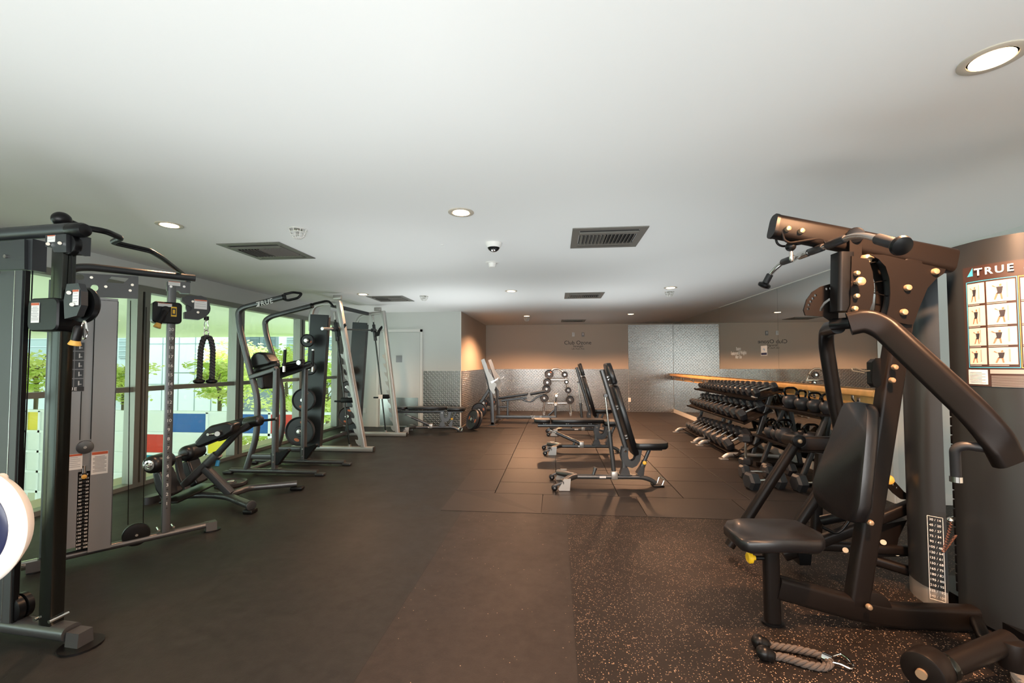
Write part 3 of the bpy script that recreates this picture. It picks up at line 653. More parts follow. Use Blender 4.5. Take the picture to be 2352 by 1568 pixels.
for x, y in ((110, 560), (137, 558)): MB().cyl(WN(x, y, .035), WN(x, y, .043), .008, 12).build('bolt', 'chrome', bq)
MB().cyl(WN(163, 563)-WN.n*.018, WN(163, 563)+WN.n*.018, .052, 24, bev=.006).build('pulley', 'black', cm)
holed(WN, [(172, 540), (184, 540), (182, 583), (170, 583)], [], -.01, .05, 'bracket', 'gun_dark', cm, nN)
# pull-up bar
pts = [at_z(*q, 2.10) for q in ((150, 512), (185, 521), (243, 531), (279, 547), (257, 556), (345, 576), (372, 592), (432, 634))]; pts[0].z = 2.115; pts[-1].z = 2.085
pb = MB().sweep(fillet(pts, .035, 5), circ(.0165, 12)).build('pull_up_bar', 'black', cm)
MB().ball(pts[0]+Vector((-.01, -.01, .0)), .042, 18, sq=(1, 1, .95)).build('end_grip', 'black', pb)
MB().cyl(pts[-1]-Z3*.04, pts[-1]+Z3*.012, .02, 16).build('end_mount', 'gun_dark', pb)
# far stack tower: panels either side of a slot with the weight plates
def vpanel(x0, x1, ytop, ybot, off, t, name, m):
    a, b = WF(x0[0], ybot, off), WF(x1[0], ybot, off); c, d_ = WF(x0[1], ytop, off), WF(x1[1], ytop, off); z0, z1 = min(a.z, b.z), max(c.z, d_.z)
    p, q = onz((a+c)/2, 0), onz((b+d_)/2, 0)
    o = MB(); o.prism([onz(p, z0), onz(q, z0), onz(q, z1), onz(p, z1)], -nF*t, sym=False); return o.build(name, m, cm), p, q, z0, z1
sh = []
for x0, x1 in (((118, 136), (177, 189)), ((208, 214), (258, 268))):
    a = vpanel(x0, x1, 686, 1256, .07, .012, 'shroud_panel', 'shroud'); sh.append(a)
zt, zb = sh[0][4], .085
for o_, p, q, z0, z1 in sh: pass
pL, pR = sh[0][1], sh[1][2]
def tower(p, q, z0, z1, nf, depth, nm='tower_shell'):
    b = MB(); b.prism([onz(p, z0), onz(p, z1), onz(p, z1)-nf*depth, onz(p, z0)-nf*depth], WF.u*.004, sym=True); b.prism([onz(q, z0), onz(q, z1), onz(q, z1)-nf*depth, onz(q, z0)-nf*depth], WF.u*.006, sym=True)
    b.prism([onz(p, z0), onz(q, z0), onz(q, z1), onz(p, z1)], -nf*.006, sym=False); 
    for i in range(len(b.v)-8, len(b.v)): b.v[i] = tuple(Vector(b.v[i])-nf*depth)
    b.prism([onz(p, z1), onz(q, z1), onz(q, z1)-nf*depth, onz(p, z1)-nf*depth], Z3*.004, sym=False)
    return b.build(nm, 'gun_dark', cm)
tower(pL, pR, zb, zt, nF, .15)
s0, s1 = sh[0][2], sh[1][1]
back = MB().prism([onz(s0, .62), onz(s1, .62), onz(s1, zt-.01), onz(s0, zt-.01)], -nF*.004, sym=False)
back.v = [tuple(Vector(v)-nF*.012) for v in back.v]; back.build('centre_panel', 'shroud', cm)
zz = WF(195, 1082).z; nst = 21; mid = (s0+s1)/2; wst = (s1-s0).length*.94
for i in range(nst):
    z = zz-(zz-zb-.01)*i/nst; h = (zz-zb-.01)/nst
    w = MB().box(onz(mid, z-h/2)-nF*.03, (wst, .05, h*.90), rot=math.atan2(WF.u.y, WF.u.x), bev=.002).build('weight_plate', 'black', cm)
    text('number', str(10+10*i), onz(mid, z-h/2)-nF*.0045-WF.u*wst*.30, h*.66, 'label', w, right=WF.u, up=(0, 0, 1)); text('number', str(5+5*i), onz(mid, z-h/2)-nF*.0045+WF.u*wst*.30, h*.66, 'label', w, right=WF.u, up=(0, 0, 1))
MB().cyl(onz(mid, zz)-nF*.02, onz(mid, zz+.16)-nF*.02, .008, 12).cyl(onz(mid, zz)-nF*.02, onz(mid, zz+.05)-nF*.02, .016, 12).build('selector_rod', 'chrome', cm)
pc = onz(mid, WF(199, 1023).z); MB().cyl(pc-nF*.01, pc+nF*.012, .045, 26, bev=.004).cyl(pc+nF*.012, pc+nF*.018, .009, 12, m='chrome').build('stack_pulley', 'gun', cm)
pc = onz(mid, WF(198, 1089).z); MB().lathe(pc-nF*.01, nF, [(0, .006), (.012, .006), (.014, .014), (.024, .015), (.028, .008)], 16).build('selector_pin', 'yellowgold', cm)
for x in (.0, 1): MB().cyl(onz(s0.lerp(s1, .06+.88*x), pc.z+.25), onz(s0.lerp(s1, .06+.88*x), zt), .0022, 6).build('cable', 'black', cm)
u = WF.u
label('caution_label', WF(161, 1058, .0), u, .0715, .115, .105, cm, lines=6); label('caution_label', WF(229, 1062, .0715)-nF*.0715, u, .0715, .085, .155, cm, lines=12)
c = WF(159, 838, .0715)-nF*.0715; pq = MB(); lab_box(pq, c, u, Z3, .150, .36, 'labelgrey', .0715); pq = pq.build('exercise_chart', 'labelgrey', cm)
b = MB()
for r in range(5):
    for k in range(3): lab_box(b, c+Z3*(.125-.062*r)+u*(.048*(k-1)), u, Z3, .044, .056, 'gun_dark', .0733, .0006)
b.build('picture_cell', None, pq)
b = MB()
for r in range(5):
    for k in range(3):
        cc = c+Z3*(.125-.062*r)+u*(.048*(k-1)); lab_box(b, cc, u, Z3, .006, .03, 'label', .0743, .0004); lab_box(b, cc+u*.008-Z3*.008, u, Z3, .012, .004, 'label', .0743, .0004)
b.build('figure', None, pq)
lab = MB(); lab_box(lab, c-Z3*.163, u, Z3, .150, .03, 'ink', .0733, .0006); lab.build('footer', None, pq)
text('logo', 'TRUE', c-Z3*.163+nF*.0745, .030, 'label', pq, right=u, bold=.0008, space=1.2)
text('header', 'PULLEY', c+Z3*.17+nF*.0745, .018, 'blue', pq, right=u)
# near stack tower (seen edge-on at the frame's left)
uN = WN.u
a0, a1 = WN(60, 640, .03), WN(-105, 640, .03); zt2 = WN(30, 627).z
o = MB().prism([onz(a1, .09), onz(a0, .09), onz(a0, zt2), onz(a1, zt2)], nN*.03).build('shroud_panel', 'gun_mid', cm)
b = MB(); sm = WN(31, 700, .046)-nN*.071; b.prism([onz(sm, .09)+nN*.071, onz(sm, zt2)+nN*.071, onz(sm, zt2)+nN*.071+uN*.003, onz(sm, .09)+nN*.071+uN*.003], nN*.002, 'steel'); b.build('seam_strip', None, o)
for x in (24, 41): MB().cyl(WN(x, 632)+nN*.07, WN(x, 632)+nN*.076, .007, 10).build('bolt', 'chrome', o)
MB().prism([onz(a0, .09)+uN*.003, onz(a0, zt2)+uN*.003, onz(a0, zt2)+uN*.012, onz(a0, .09)+uN*.012], nN*.02).build('guide_rail', 'black', cm)
# rear column of the far wing beside the near post
MB().sweep([onz(WF(108, 1250), .06), onz(WF(108, 1250), 1.92)], rrect(.05, .06, .01)).build('rear_column', 'gun_dark', cm)
# cables
b = MB()
for (p0, p1) in ((WN(165, 565), WN(165, 690)), (WN(76, 600), WN(42, 1380)),): MB().cyl(p0, p1, .0028, 6).build('cable', 'black', cm)
for xa, ya, xb, yb in ((300, 690, 294, 1205), (336, 705, 329, 1205)): MB().cyl(WF(xa, ya), WF(xb, yb), .0028, 6).build('cable', 'black', cm)
# low pulleys
lp = onz(WF(313, 1219), .1); MB().lathe(lp-WF.n*.02, WF.n, [(0, .06), (.003, .078), (.012, .082), (.028, .082), (.037, .078), (.04, .06)], 30).cyl(lp+nF*.02, lp+nF*.027, .009, 12, m='chrome').build('low_pulley', 'black', cm)
lp = WN(42, 1393); 
MB().lathe(lp-WN.n*.035, WN.n, [(0, .05), (.004, .06), (.03, .062), (.034, .05), (.038, .05), (.042, .062), (.066, .06), (.07, .05)], 28).cyl(lp+nN*.035, lp+nN*.042, .009, 12, m='chrome').build('low_pulley', 'black', cm)
# carriages
def cbox(pl, x0, x1, y0, y1, d, nm, m='black', r=.02, off=0.0, nf=None):
    a, b_ = pl(x0, (y0+y1)/2, d/2), pl(x1, (y0+y1)/2, d/2); z1, z0 = pl((x0+x1)/2, y0, d/2).z, pl((x0+x1)/2, y1, d/2).z
    c = (a+b_)/2; w = (b_-a).length; s = MB(); prof = rrect(w, z1-z0, r, 4); nn = pl.n*d
    c = c-pl.nf*d/2; rings = []
    for k, sc in ((-.5, .93), (-.44, 1.0), (.44, 1.0), (.5, .93)): rings.append([Vector((c.x, c.y, (z0+z1)/2))+pl.u*px_*sc+Z3*pz*sc+nn*k for px_, pz in prof])
    return s.loft(rings).build(nm, m, cm)
c1 = cbox(WF, 350, 418, 693, 742, .11, 'carriage', r=.025)
label('warning_label', onp(WF(379, 700, .057), WF.nf, .057), WF.u, .057, .085, .026, c1, lines=2)
b = MB(); lab_box(b, WF(396, 717), WF.u, Z3, .035, .075, 'yellow', .057); lab_box(b, WF(396, 717), WF.u, Z3, .028, .052, 'ink', .0588, .0008); lab_box(b, WF(396, 717), WF.u, Z3, .014, .03, 'yellow', .06, .0008); b.build('yellow_label', None, c1)
def grip(p, q, par):
    p, q = Vector(p), Vector(q); d_ = (q-p); L = d_.length
    MB().lathe(p, d_, [(0, .012), (.01, .019), (L*.75, .019), (L*.76, .016)], 16).build('handle', 'black', par); MB().lathe(p+d_*.76, d_, [(0, .017), (L*.22, .025), (L*.25, .022)], 16).build('handle_tip', 'yellowgold', par)
MB().lathe(WF(380, 711, .05), nF, [(0, .028), (.02, .026), (.025, .02)], 18).build('handle_boss', 'black', c1)
grip(WF(380, 712, .10), WF(360, 752, .11), c1)
h1 = holed(WF, [(418, 683), (430, 679), (462, 679), (475, 684), (482, 697), (482, 712), (474, 727), (458, 734), (424, 731), (424, 716), (438, 714), (441, 706), (430, 700), (418, 690)], [], .03, .06, 'pulley_housing', 'gun_dark', cm, nF)
pcen = WF(455, 707); MB().cyl(pcen-WF.n*.02, pcen+WF.n*.02, .082, 30, bev=.005).build('pulley', 'black', h1)
for x, y in ((443, 692), (455, 717)): MB().cyl(WF(x, y, .03), WF(x, y, .037), .009, 12).build('bolt', 'chrome', h1)
label('warning_label', onp(WF(461, 699, .032), WF.nf, .032), WF.u, .032, .085, .075, h1, lines=3)
c2 = cbox(WN, 62, 132, 684, 760, .12, 'carriage', r=.03); label('caution_label', onp(WN(81, 718, .062), WN.nf, .062), WN.u, .062, .050, .098, c2, lines=9)
h2 = holed(WN, [(153, 652), (180, 650), (186, 668), (186, 700), (176, 725), (148, 732), (146, 690)], [], .06, .03, 'pulley_housing', 'gun_dark', cm, nN)
MB().lathe(WN(190, 700)-WN.n*.01, WN.n, [(0, .02), (.002, .085), (.02, .09), (.03, .085), (.034, .02)], 28).build('pulley', 'black', h2)
label('warning_label', onp(WN(174, 683, .064), WN.nf, .064), WN.u, .064, .036, .075, h2, lines=4)
for x, y in ((158, 672), (165, 699)): MB().cyl(WN(x, y, .06), WN(x, y, .075), .009, 12).build('bolt', 'chrome', h2)
grip(WN(182, 748, .10), WN(171, 792, .10), c2)
def carabiner(p, L, w, name, par, u, r=.004, lab=None):
    u = Vector(u); pts = [p+u*(w/2*math.sin(t)*(1 if math.cos(t) < 0 else .7))+Z3*(-L/2+L/2*math.cos(t)) for t in [2*PI*i/18 for i in range(18)]]
    return MB().tube(pts, r, 8, closed=True).build(name, 'chrome', par)
carabiner(WN(194, 737, .06), .085, .04, 'carabiner', cm, WN.u)
# rope attachment hanging from the far carriage
def strand(path, r, n=28, twist=26):
    b = MB(); P = fillet(path, .05, 6); L = 0
    # three twisted plies along the path
    dens = []
    for i in range(len(P)-1):
        k = max(1, int((P[i+1]-P[i]).length/.006))
        for j in range(k): dens.append(P[i].lerp(P[i+1], j/k))
    dens.append(P[-1])
    for ply in range(3):
        q = []; acc = 0
        for i, p in enumerate(dens):
            if i: acc += (p-dens[i-1]).length
            t = (dens[min(i+1, len(dens)-1)]-dens[max(i-1, 0)]); s, u_, _ = frame(t, (.3, .9, .2)); a = acc*2*PI/.075+ply*2*PI/3
            q.append(p+s*(r*.58*math.cos(a))+u_*(r*.58*math.sin(a)))
        b.sweep(q, circ(r*.50, 8), (.3, .9, .2))
    return b
rt = thing('rope_attachment', WF(474, 765), 'black twisted rope handle hanging from the far pulley', 'rope handle')
top = WF(474, 735); MB().cyl(top, top+Z3*.03, .018, 14).build('cable_stop', 'black', rt)
carabiner(top, .085, .03, 'carabiner', rt, WF.u)
yk = WF(474, 764); MB().tube([yk+WF.u*.016*math.cos(t)+Z3*.022*math.sin(t) for t in [2*PI*i/14 for i in range(14)]], .005, 8, closed=True).build('ring', 'chrome', rt)
strand([WF(458, 872), WF(461, 800), WF(468, 776), WF(476, 772), WF(484, 778), WF(489, 800), WF(487, 872)], .020).build('rope', 'rope', rt)
for x, y in ((457, 873), (486, 873)):
    MB().lathe(WF(x, y)+Z3*.0, (0, 0, -1), [(-.03, .018), (-.01, .022), (0, .040), (.012, .042), (.024, .030), (.027, .01)], 18).build('end_knob', 'black', rt)

# white round flywheel cover of the cardio trainer cut by the frame
ec = Plane((-1.98, 1.42, 0), math.radians(6)); nE = -ec.n if ec.n.dot(EYE-ec.p0) < 0 else ec.n
ctr = ec(-78, 1215, .03)-nE*.03; el = thing('elliptical_trainer', (ctr.x, ctr.y, 0), 'white and navy round flywheel cover cut by the left frame edge', 'gym machine')
R_ = (ec(64, 1215, .03)-nE*.03-ctr).length
MB().lathe(ctr-nE*.05, nE, [(0, R_*.70), (.03, R_*.86), (.06, R_*.955), (.074, R_*.99), (.080, R_), (.086, R_*.985), (.090, R_*.95), (.092, R_*.76)], 64).build('wheel_cover', 'white', el)
MB().lathe(ctr+nE*.02, nE, [(0, R_*.745), (.0235, R_*.745), (.027, R_*.72), (.026, R_*.46), (.023, R_*.44)], 64).build('cover_ring', 'navy', el)
MB().lathe(ctr+nE*.02, nE, [(0, R_*.44), (.028, R_*.44), (.032, R_*.2)], 40).build('hub_disc', 'white', el)
MB().ball(ec(3, 1098), .018, 14).build('knob', 'trim', el)
bx_ = ctr-ec.u*.16; MB().beam(Vector((bx_.x, bx_.y, .05)), bx_-nE*.0, .08, .12).build('support', 'gun_dark', el); MB().beam(Vector((bx_.x, bx_.y, .03))-ec.u*.5, Vector((bx_.x, bx_.y, .03))+ec.u*.10, .08, .06).build('base', 'gun_dark', el)
# ------------------------------------------------------------------ back extension bench
HP = Plane((-3.816, 3.894, 0), math.radians(11.3)); U, Nf = HP.u, HP.nf
he = thing('back_extension_bench', (-3.3, 4.0, 0), 'grey back extension bench with black rollers in front of the windows', 'exercise bench')
def q(x, y, z): return at_z(x, y, z)
bt = MB().sweep([q(372, 1140, .07), q(470, 1136, .07), q(525, 1139, .07)], circ(.030, 14)).build('base_tube', 'gun', he)
MB().loft([[q(352, 1153, .0)+Vector((.05*math.cos(t), .09*math.sin(t), z)) for t in [2*PI*i/16 for i in range(16)]] for z in (0, .03, .07)]).build('end_foot', 'gun_dark', bt)
l1 = MB().sweep(fillet([q(500, 1137, .075), q(525, 1140, .075), q(575, 1160, .07)], .08), rrect(.075, .06, .028, 5)).build('front_leg', 'gun', he)
e1 = q(575, 1160, .07); d1 = (e1-q(525, 1140, .075)).normalized(); MB().cyl(e1-d1*.01, e1+d1*.025, .045, 22, bev=.008).build('foot_cap', 'gun_dark', l1)
MB().box(e1+d1*.0-Z3*.05, (.09, .09, .036), bev=.008).build('rubber_foot', 'black', l1)
l2 = MB().sweep(fillet([q(512, 1139, .075), q(545, 1130, .075), q(570, 1120, .075), q(682, 1110, .07)], .12), rrect(.065, .06, .026, 5)).build('front_leg', 'gun', he)
e2 = q(683, 1110, .07); MB().box(e2-Z3*.048, (.13, .08, .036), rot=.2, bev=.01).build('rubber_foot', 'black', l2)
text('frame_logo', 'TRUE', q(545, 1150, .112), .05, 'black', l1, right=d1, up=Vector((0, 0, 1)).cross(d1))
mb = MB().sweep([HP(418, 1118), HP(495, 1047)], rrect(.085, .065, .012), up=(0, 0, 1)).build('main_beam', 'gun_dark', he)
MB().sweep([HP(470, 1073), HP(530, 1133)], rrect(.085, .062, .012)).build('brace', 'gun_dark', he)
MB().sweep([HP(478, 1064), HP(500, 1043)], rrect(.10, .08, .02)).build('collar', 'gun', he)
MB().sweep([HP(494, 1048), HP(548, 990), HP(575, 972)], rrect(.06, .05, .01)).build('upper_beam', 'gun_dark', he)
kn = HP(501, 1062); MB().sweep([kn+Z3*.02, kn-Z3*.03+Nf*.02], rrect(.03, .03, .008)).build('adjust_knob', 'blue', he)
def pill(b, a, c, r, m=None): a, c = Vector(a), Vector(c); L = (c-a).length; return b.lathe(a, c-a, [(0, r*.45), (r*.08, r*.75), (r*.35, r*.97), (r*.6, r), (L-r*.6, r), (L-r*.35, r*.97), (L-r*.08, r*.75), (L, r*.45)], 24, m)
# hip pads: two halves, the near one facing us
side = HP.n
for s in (-1, 1):
    off = Nf*(.16*s)
    pp = [HP(478, 1012), HP(481, 1004), HP(502, 980), HP(513, 970), HP(548, 962), HP(566, 966), HP(563, 984), HP(545, 996), HP(515, 1008), HP(488, 1019)]
    b = MB(); b.prism([p_+off for p_ in pp], Nf*.15); pd = b.build('hip_pad', 'vinyl', he, 60); mdf = pd.modifiers.new('bevel', 'BEVEL'); mdf.width = .022; mdf.segments = 3; mdf.limit_method = 'ANGLE'
b = MB(); pill(b, HP(557, 973)-Nf*.05, HP(603, 964)+Nf*.02, .052); b.build('upper_roller', 'vinyl', he)
MB().tube([HP(600, 966)+Nf*.0, HP(636, 962)+Nf*.0], .012, 12).cyl(HP(634, 962), HP(638, 962), .02, 14, m='chrome').build('hand_bar', 'black', he)
MB().tube([HP(513, 988)+Nf*.26, HP(513, 988)-Nf*.26], .012, 12).build('pad_shaft', 'chrome', he)
MB().tube([HP(511, 990)+Nf*.22, HP(533, 986)+Nf*.255], .014, 14).cyl(HP(531, 987)+Nf*.25, HP(535, 986)+Nf*.27, .022, 16).build('side_grip', 'chrome', he)
# ankle rollers and calf pads
ax0, ax1 = HP(388, 1052)+Nf*.33, HP(428, 1047)-Nf*.28
MB().tube([HP(408, 1049)+Nf*.42, HP(408, 1049)-Nf*.40], .015, 12).build('roller_shaft', 'chrome', he)
for a, c in ((.38, .12), (-.10, -.36)):
    b = MB(); pill(b, HP(408, 1048)+Nf*a, HP(408, 1048)+Nf*c, .078); b.build('ankle_roller', 'vinyl', he)
b = MB(); pc_ = HP(408, 1048); b.lathe(pc_+Nf*.375, Nf, [(0, .045), (.012, .045), (.014, .03), (.006, .02), (.016, .012)], 20); b.build('roller_cap', 'chrome', he)
for s in (1, -1):
    o_ = Nf*(.20*s+.0); P = [HP(398, 1068)+o_, HP(416, 1063)+o_, HP(428, 1095)+o_, HP(440, 1118)+o_, HP(420, 1128)+o_, HP(405, 1105)+o_]
    b = MB().prism(P, Nf*.19); pd = b.build('calf_pad', 'vinyl', he, 60); mdf = pd.modifiers.new('bevel', 'BEVEL'); mdf.width = .02; mdf.segments = 3; mdf.limit_method = 'ANGLE'
MB().sweep(fillet([HP(408, 1050), HP(414, 1090), HP(430, 1122)], .1), rrect(.03, .08, .01), up=HP.n).build('foot_plate', 'gun_dark', he)
MB().box(HP(437, 1131)-Z3*.0, (.16, .62, .02), rot=math.radians(11), bev=.006).build('foot_platform', 'black', he)

# ------------------------------------------------------------------ plates
def wplate(c, n, r, t=.035, holes=True, name='weight_plate', label_='', group=None, parent=None, roll=0.0, m='iron', mark=True):
    c, n = Vector(c), Vector(n).normalized(); s_, u_, d_ = frame(n); o = thing(name, c, label_, 'weight plate', group) if parent is None else parent
    k = r; prof = [(0, .028), (0, k*.86), (-t*.25, k*.88), (-t*.25, k*.92), (-t*.05, k*.96), (t*.1, k), (t*.9, k), (t*1.05, k*.96), (t*.8, k*.90), (t*.62, k*.86), (t*.62, k*.36), (t*.9, k*.32), (t*.9, .03), (t*.5, .027)]
    b = MB(); b.lathe(c-n*t*.5, n, prof, 40); ob = b.build('disc' if parent is None else 'disc', m, o)
    if mark and r > .1:
        for j, mm in ((0, 'orange'), (2, 'orange')) if r > .13 else ((1, 'orange'),):
            a = roll+j*PI/2+.7; cc = c+n*t*.16+(s_*math.cos(a)+u_*math.sin(a))*k*.62
            b = MB(); tv = (-s_*math.sin(a)+u_*math.cos(a)); rv = (s_*math.cos(a)+u_*math.sin(a)); b.prism([cc+tv*(k*.19*math.cos(t_))+rv*(k*.105*math.sin(t_)) for t_ in [2*PI*i/18 for i in range(18)]], n*.004); b.build('grip_slot', mm, o)
    b = MB(); b.lathe(c-n*t*.55, n, [(0, .027), (t*1.2, .027), (t*1.25, .034), (t*1.15, .036)], 20); b.build('bore_ring', 'steel', o)
    return o
# loose plate lying under the back extension bench
p_ = at_z(527, 1112, .02); wplate((p_.x-.02, p_.y+.05, .022), (0, 0, 1), .16, label_='black weight plate lying flat behind the back extension bench', mark=False)

# ------------------------------------------------------------------ dip and knee raise station
vk = thing('dip_station', (-3.5, 5.4, 0), 'grey dip and knee raise station with two bent uprights', 'gym machine')
YA_, YB2 = 5.13, 5.68
def a_(x, y): return at_y(x, y, YA_)
def b_(x, y): return at_y(x, y, YB2)
prof = rrect(.062, .062, .018, 3)
for f, pts, Y in ((a_, ((566, 1078), (590, 1000), (592, 922), (574, 850), (549, 745), (556, 707), (585, 690), (652, 684)), YA_), (b_, ((628, 1046), (652, 985), (652, 905), (634, 845), (610, 755), (617, 726), (645, 711), (716, 700)), YB2)):
    P = [f(*w) for w in pts]; P[0].z = .07
    if f is a_: P = [f(566, 1078), f(590, 1000), f(592, 912), f(574, 850), f(550, 750), f(547, 716), f(560, 706), f(652, 682)]
    else: P = [f(630, 1046), f(650, 985), f(649, 900), f(634, 842), f(611, 765), f(608, 737), f(622, 727), f(716, 702)]
    P[0].z = .06
    up_ = MB().sweep(fillet(P, .16, 8), prof, up=(0, 1, 0)).build('upright', 'gun', vk)
    e_ = P[-1]; dd_ = (P[-1]-P[-2]).normalized(); MB().sweep([e_-dd_*.004, e_+dd_*.012], rrect(.066, .066, .018), up=(0, 1, 0)).build('end_cap', 'black', up_)
    # pull-up grips
    if f is a_: G = [f(648, 683), f(663, 689), f(681, 683), f(688, 679), f(686, 671), f(668, 681)]
    else: G = [f(706, 704), f(722, 697), f(748, 691), f(756, 692), f(766, 704)]
    if f is a_: G = [f(648, 685), f(660, 690), f(685, 684), Vector((f(688, 673).x+.02, Y+.02, f(688, 673).z)), Vector((f(684, 672).x, Y-.10, f(684, 674).z)), Vector((f(668, 680).x, Y-.14, f(668, 680).z))]
    MB().sweep(fillet(G, .03), circ(.015, 10)).build('pull_up_grip', 'black', up_)
p0_, p1_ = a_(592, 703), a_(626, 694); text('frame_logo', 'TRUE', (a_(612, 697)+Vector((0, -.034, .005))), .085, 'label', vk, right=(p1_-p0_), up=Vector((0, -1, 0)).cross(p1_-p0_), bold=.001, space=1.1)
b = MB(); c0 = a_(597, 705)+Vector((0, -.034, 0)); dr = (p1_-p0_).normalized(); b.prism([c0-dr*.03, c0+dr*.02, c0+dr*.02+Z3*.055], Vector((0, .0015, 0))); b.build('frame_logo_mark', 'label', vk)
for f, x0, x1, px, py0, py1, ux in ((a_, 530, 730, 633, 846, 1082, 566), (b_, 588, 792, 699, 846, 1064, 628)):
    Y = YA_ if f is a_ else YB2
    A_, B_ = f(x0, 1090 if f is a_ else 1066), f(x1, 1090 if f is a_ else 1064); A_.z = B_.z = .045
    bt = MB().sweep([A_, B_], rrect(.06, .055, .022, 4), up=(0, 0, 1)).build('base_tube', 'gun', vk)
    for e_, s_ in ((A_, -1), (B_, 1)): MB().box(e_+Vector((s_*.03, 0, -.025)), (.12, .07, .035), bev=.012).build('foot_pad', 'gun_dark', bt)
    pz = f(px, py0).z; x_ = f(px, (py0+py1)/2).x
    MB().sweep([(x_, Y, .06), (x_, Y, pz)], rrect(.075, .055, .012), up=(1, 0, 0)).build('post', 'gun', vk)
    MB().box((x_, Y, .075), (.15, .09, .008)).build('base_flange', 'gun', vk)
    if f is a_: L = [f(577, 864), f(640, 842), f(690, 830)]
    else: L = [f(638, 860), f(700, 842), f(722, 838)]
    if f is a_: L = [f(577, 866), f(628, 850), f(636, 846)]
    else: L = [f(636, 866), f(690, 848), f(718, 838)]
    MB().sweep(L, rrect(.06, .075, .012), up=(0, 1, 0)).build('arm_beam', 'gun', vk)
    # elbow pad and hand grip
    g = f(655, 802) if f is a_ else f(719, 804); g2 = f(652, 850) if f is a_ else f(717, 850)
    MB().lathe(g2, g-g2, [(0, .014), (.05, .014), (.055, .019), ((g-g2).length-.012, .019), ((g-g2).length-.011, .016), ((g-g2).length, .016)], 14).build('hand_grip', 'black', vk)
    MB().cyl(g-Z3*.004, g+Z3*.012, .018, 14).cyl(g2-Z3*.02, g2+Z3*.05, .018, 14).build('grip_collar', 'chrome', vk)
pE0, pE1 = a_(600, 868), a_(640, 856)
for Y, x0, x1 in ((YA_+.12, 585, 640), (YB2-.12, 640, 696)):
    P, Q = at_y(x0, 852, Y), at_y(x1, 836, Y); b = MB(); pill(b, P, Q, .048); b.build('elbow_pad', 'vinyl', vk)
P, Q = at_y(652, 838, 5.4), at_y(697, 829, 5.4); MB().sweep([P, Q], rrect(.08, .05, .02)).cyl(Q+Vector((-.03, -.05, -.02)), Q+Vector((-.03, -.06, -.02)), .03, 16, m='chrome').build('elbow_pad', 'vinyl', vk)
# back pads
def lpad(name, pl_pts, thick, nvec, par, m='vinyl', bev=.02):
    b = MB().prism(pl_pts, Vector(nvec)*thick); o = b.build(name, m, par, 60); md = o.modifiers.new('bevel', 'BEVEL'); md.width = bev; md.segments = 3; md.limit_method = 'ANGLE'; return o
Ym = 5.4
bp_ = [at_y(x, y, Ym) for x, y in ((600, 832), (618, 836), (623, 890), (618, 893), (608, 888))]
lpad('back_pad', bp_, .30, (0, 1, 0), vk)
hp_ = [at_y(x, y, Ym-.1) for x, y in ((588, 822), (594, 812), (606, 808), (620, 812), (628, 824), (633, 830), (630, 838), (590, 845), (584, 838))]
lpad('shoulder_pad', hp_, .22, (0, 1, 0), vk, bev=.03)
for z, xa in ((.33, 571), (.30, 600)):
    A_, B_ = a_(xa+8, 1058), b_(xa+68, 1030); A_.z = B_.z = z
for (f, xa, xb, y) in ((a_, 572, 632, 1047), (b_, 640, 698, 1030)):
    A_, B_ = f(xa, y), f(xb, y+1); MB().sweep([A_, B_], rrect(.05, .065, .012)).build('lower_beam', 'gun', vk)
A_, B_ = a_(574, 1076), b_(636, 1048); A_.z = B_.z = .05; MB().sweep([A_, B_], rrect(.055, .055, .02)).build('cross_tube', 'gun', vk)
for f, x, y, Y in ((a_, 633, 1048, YA_), (b_, 699, 1035, YB2)):
    c = f(x, y); P = [c+Vector((dx, 0, dz)) for dx, dz in ((-.02, .12), (.07, .10), (.12, -.02), (.10, -.14), (-.02, -.12))]
    lpad('step', [c+Vector((dx, 0, dz)) for dx, dz in ((-.05, .05), (.06, .06), (.17, .10), (.19, .08), (.10, -.03), (.05, -.10), (-.04, -.10))], .06, (0, 1, 0), vk, 'black', .006)
    for dz in (.03, -.06): MB().cyl(c+Vector((-.005, -.03, dz)), c+Vector((-.005, -.042, dz)), .011, 12).build('bolt', 'chrome', vk)
A_, B_ = a_(580, 862), b_(642, 860); MB().sweep([A_, B_], rrect(.05, .06, .01)).build('cross_beam', 'gun_dark', vk)

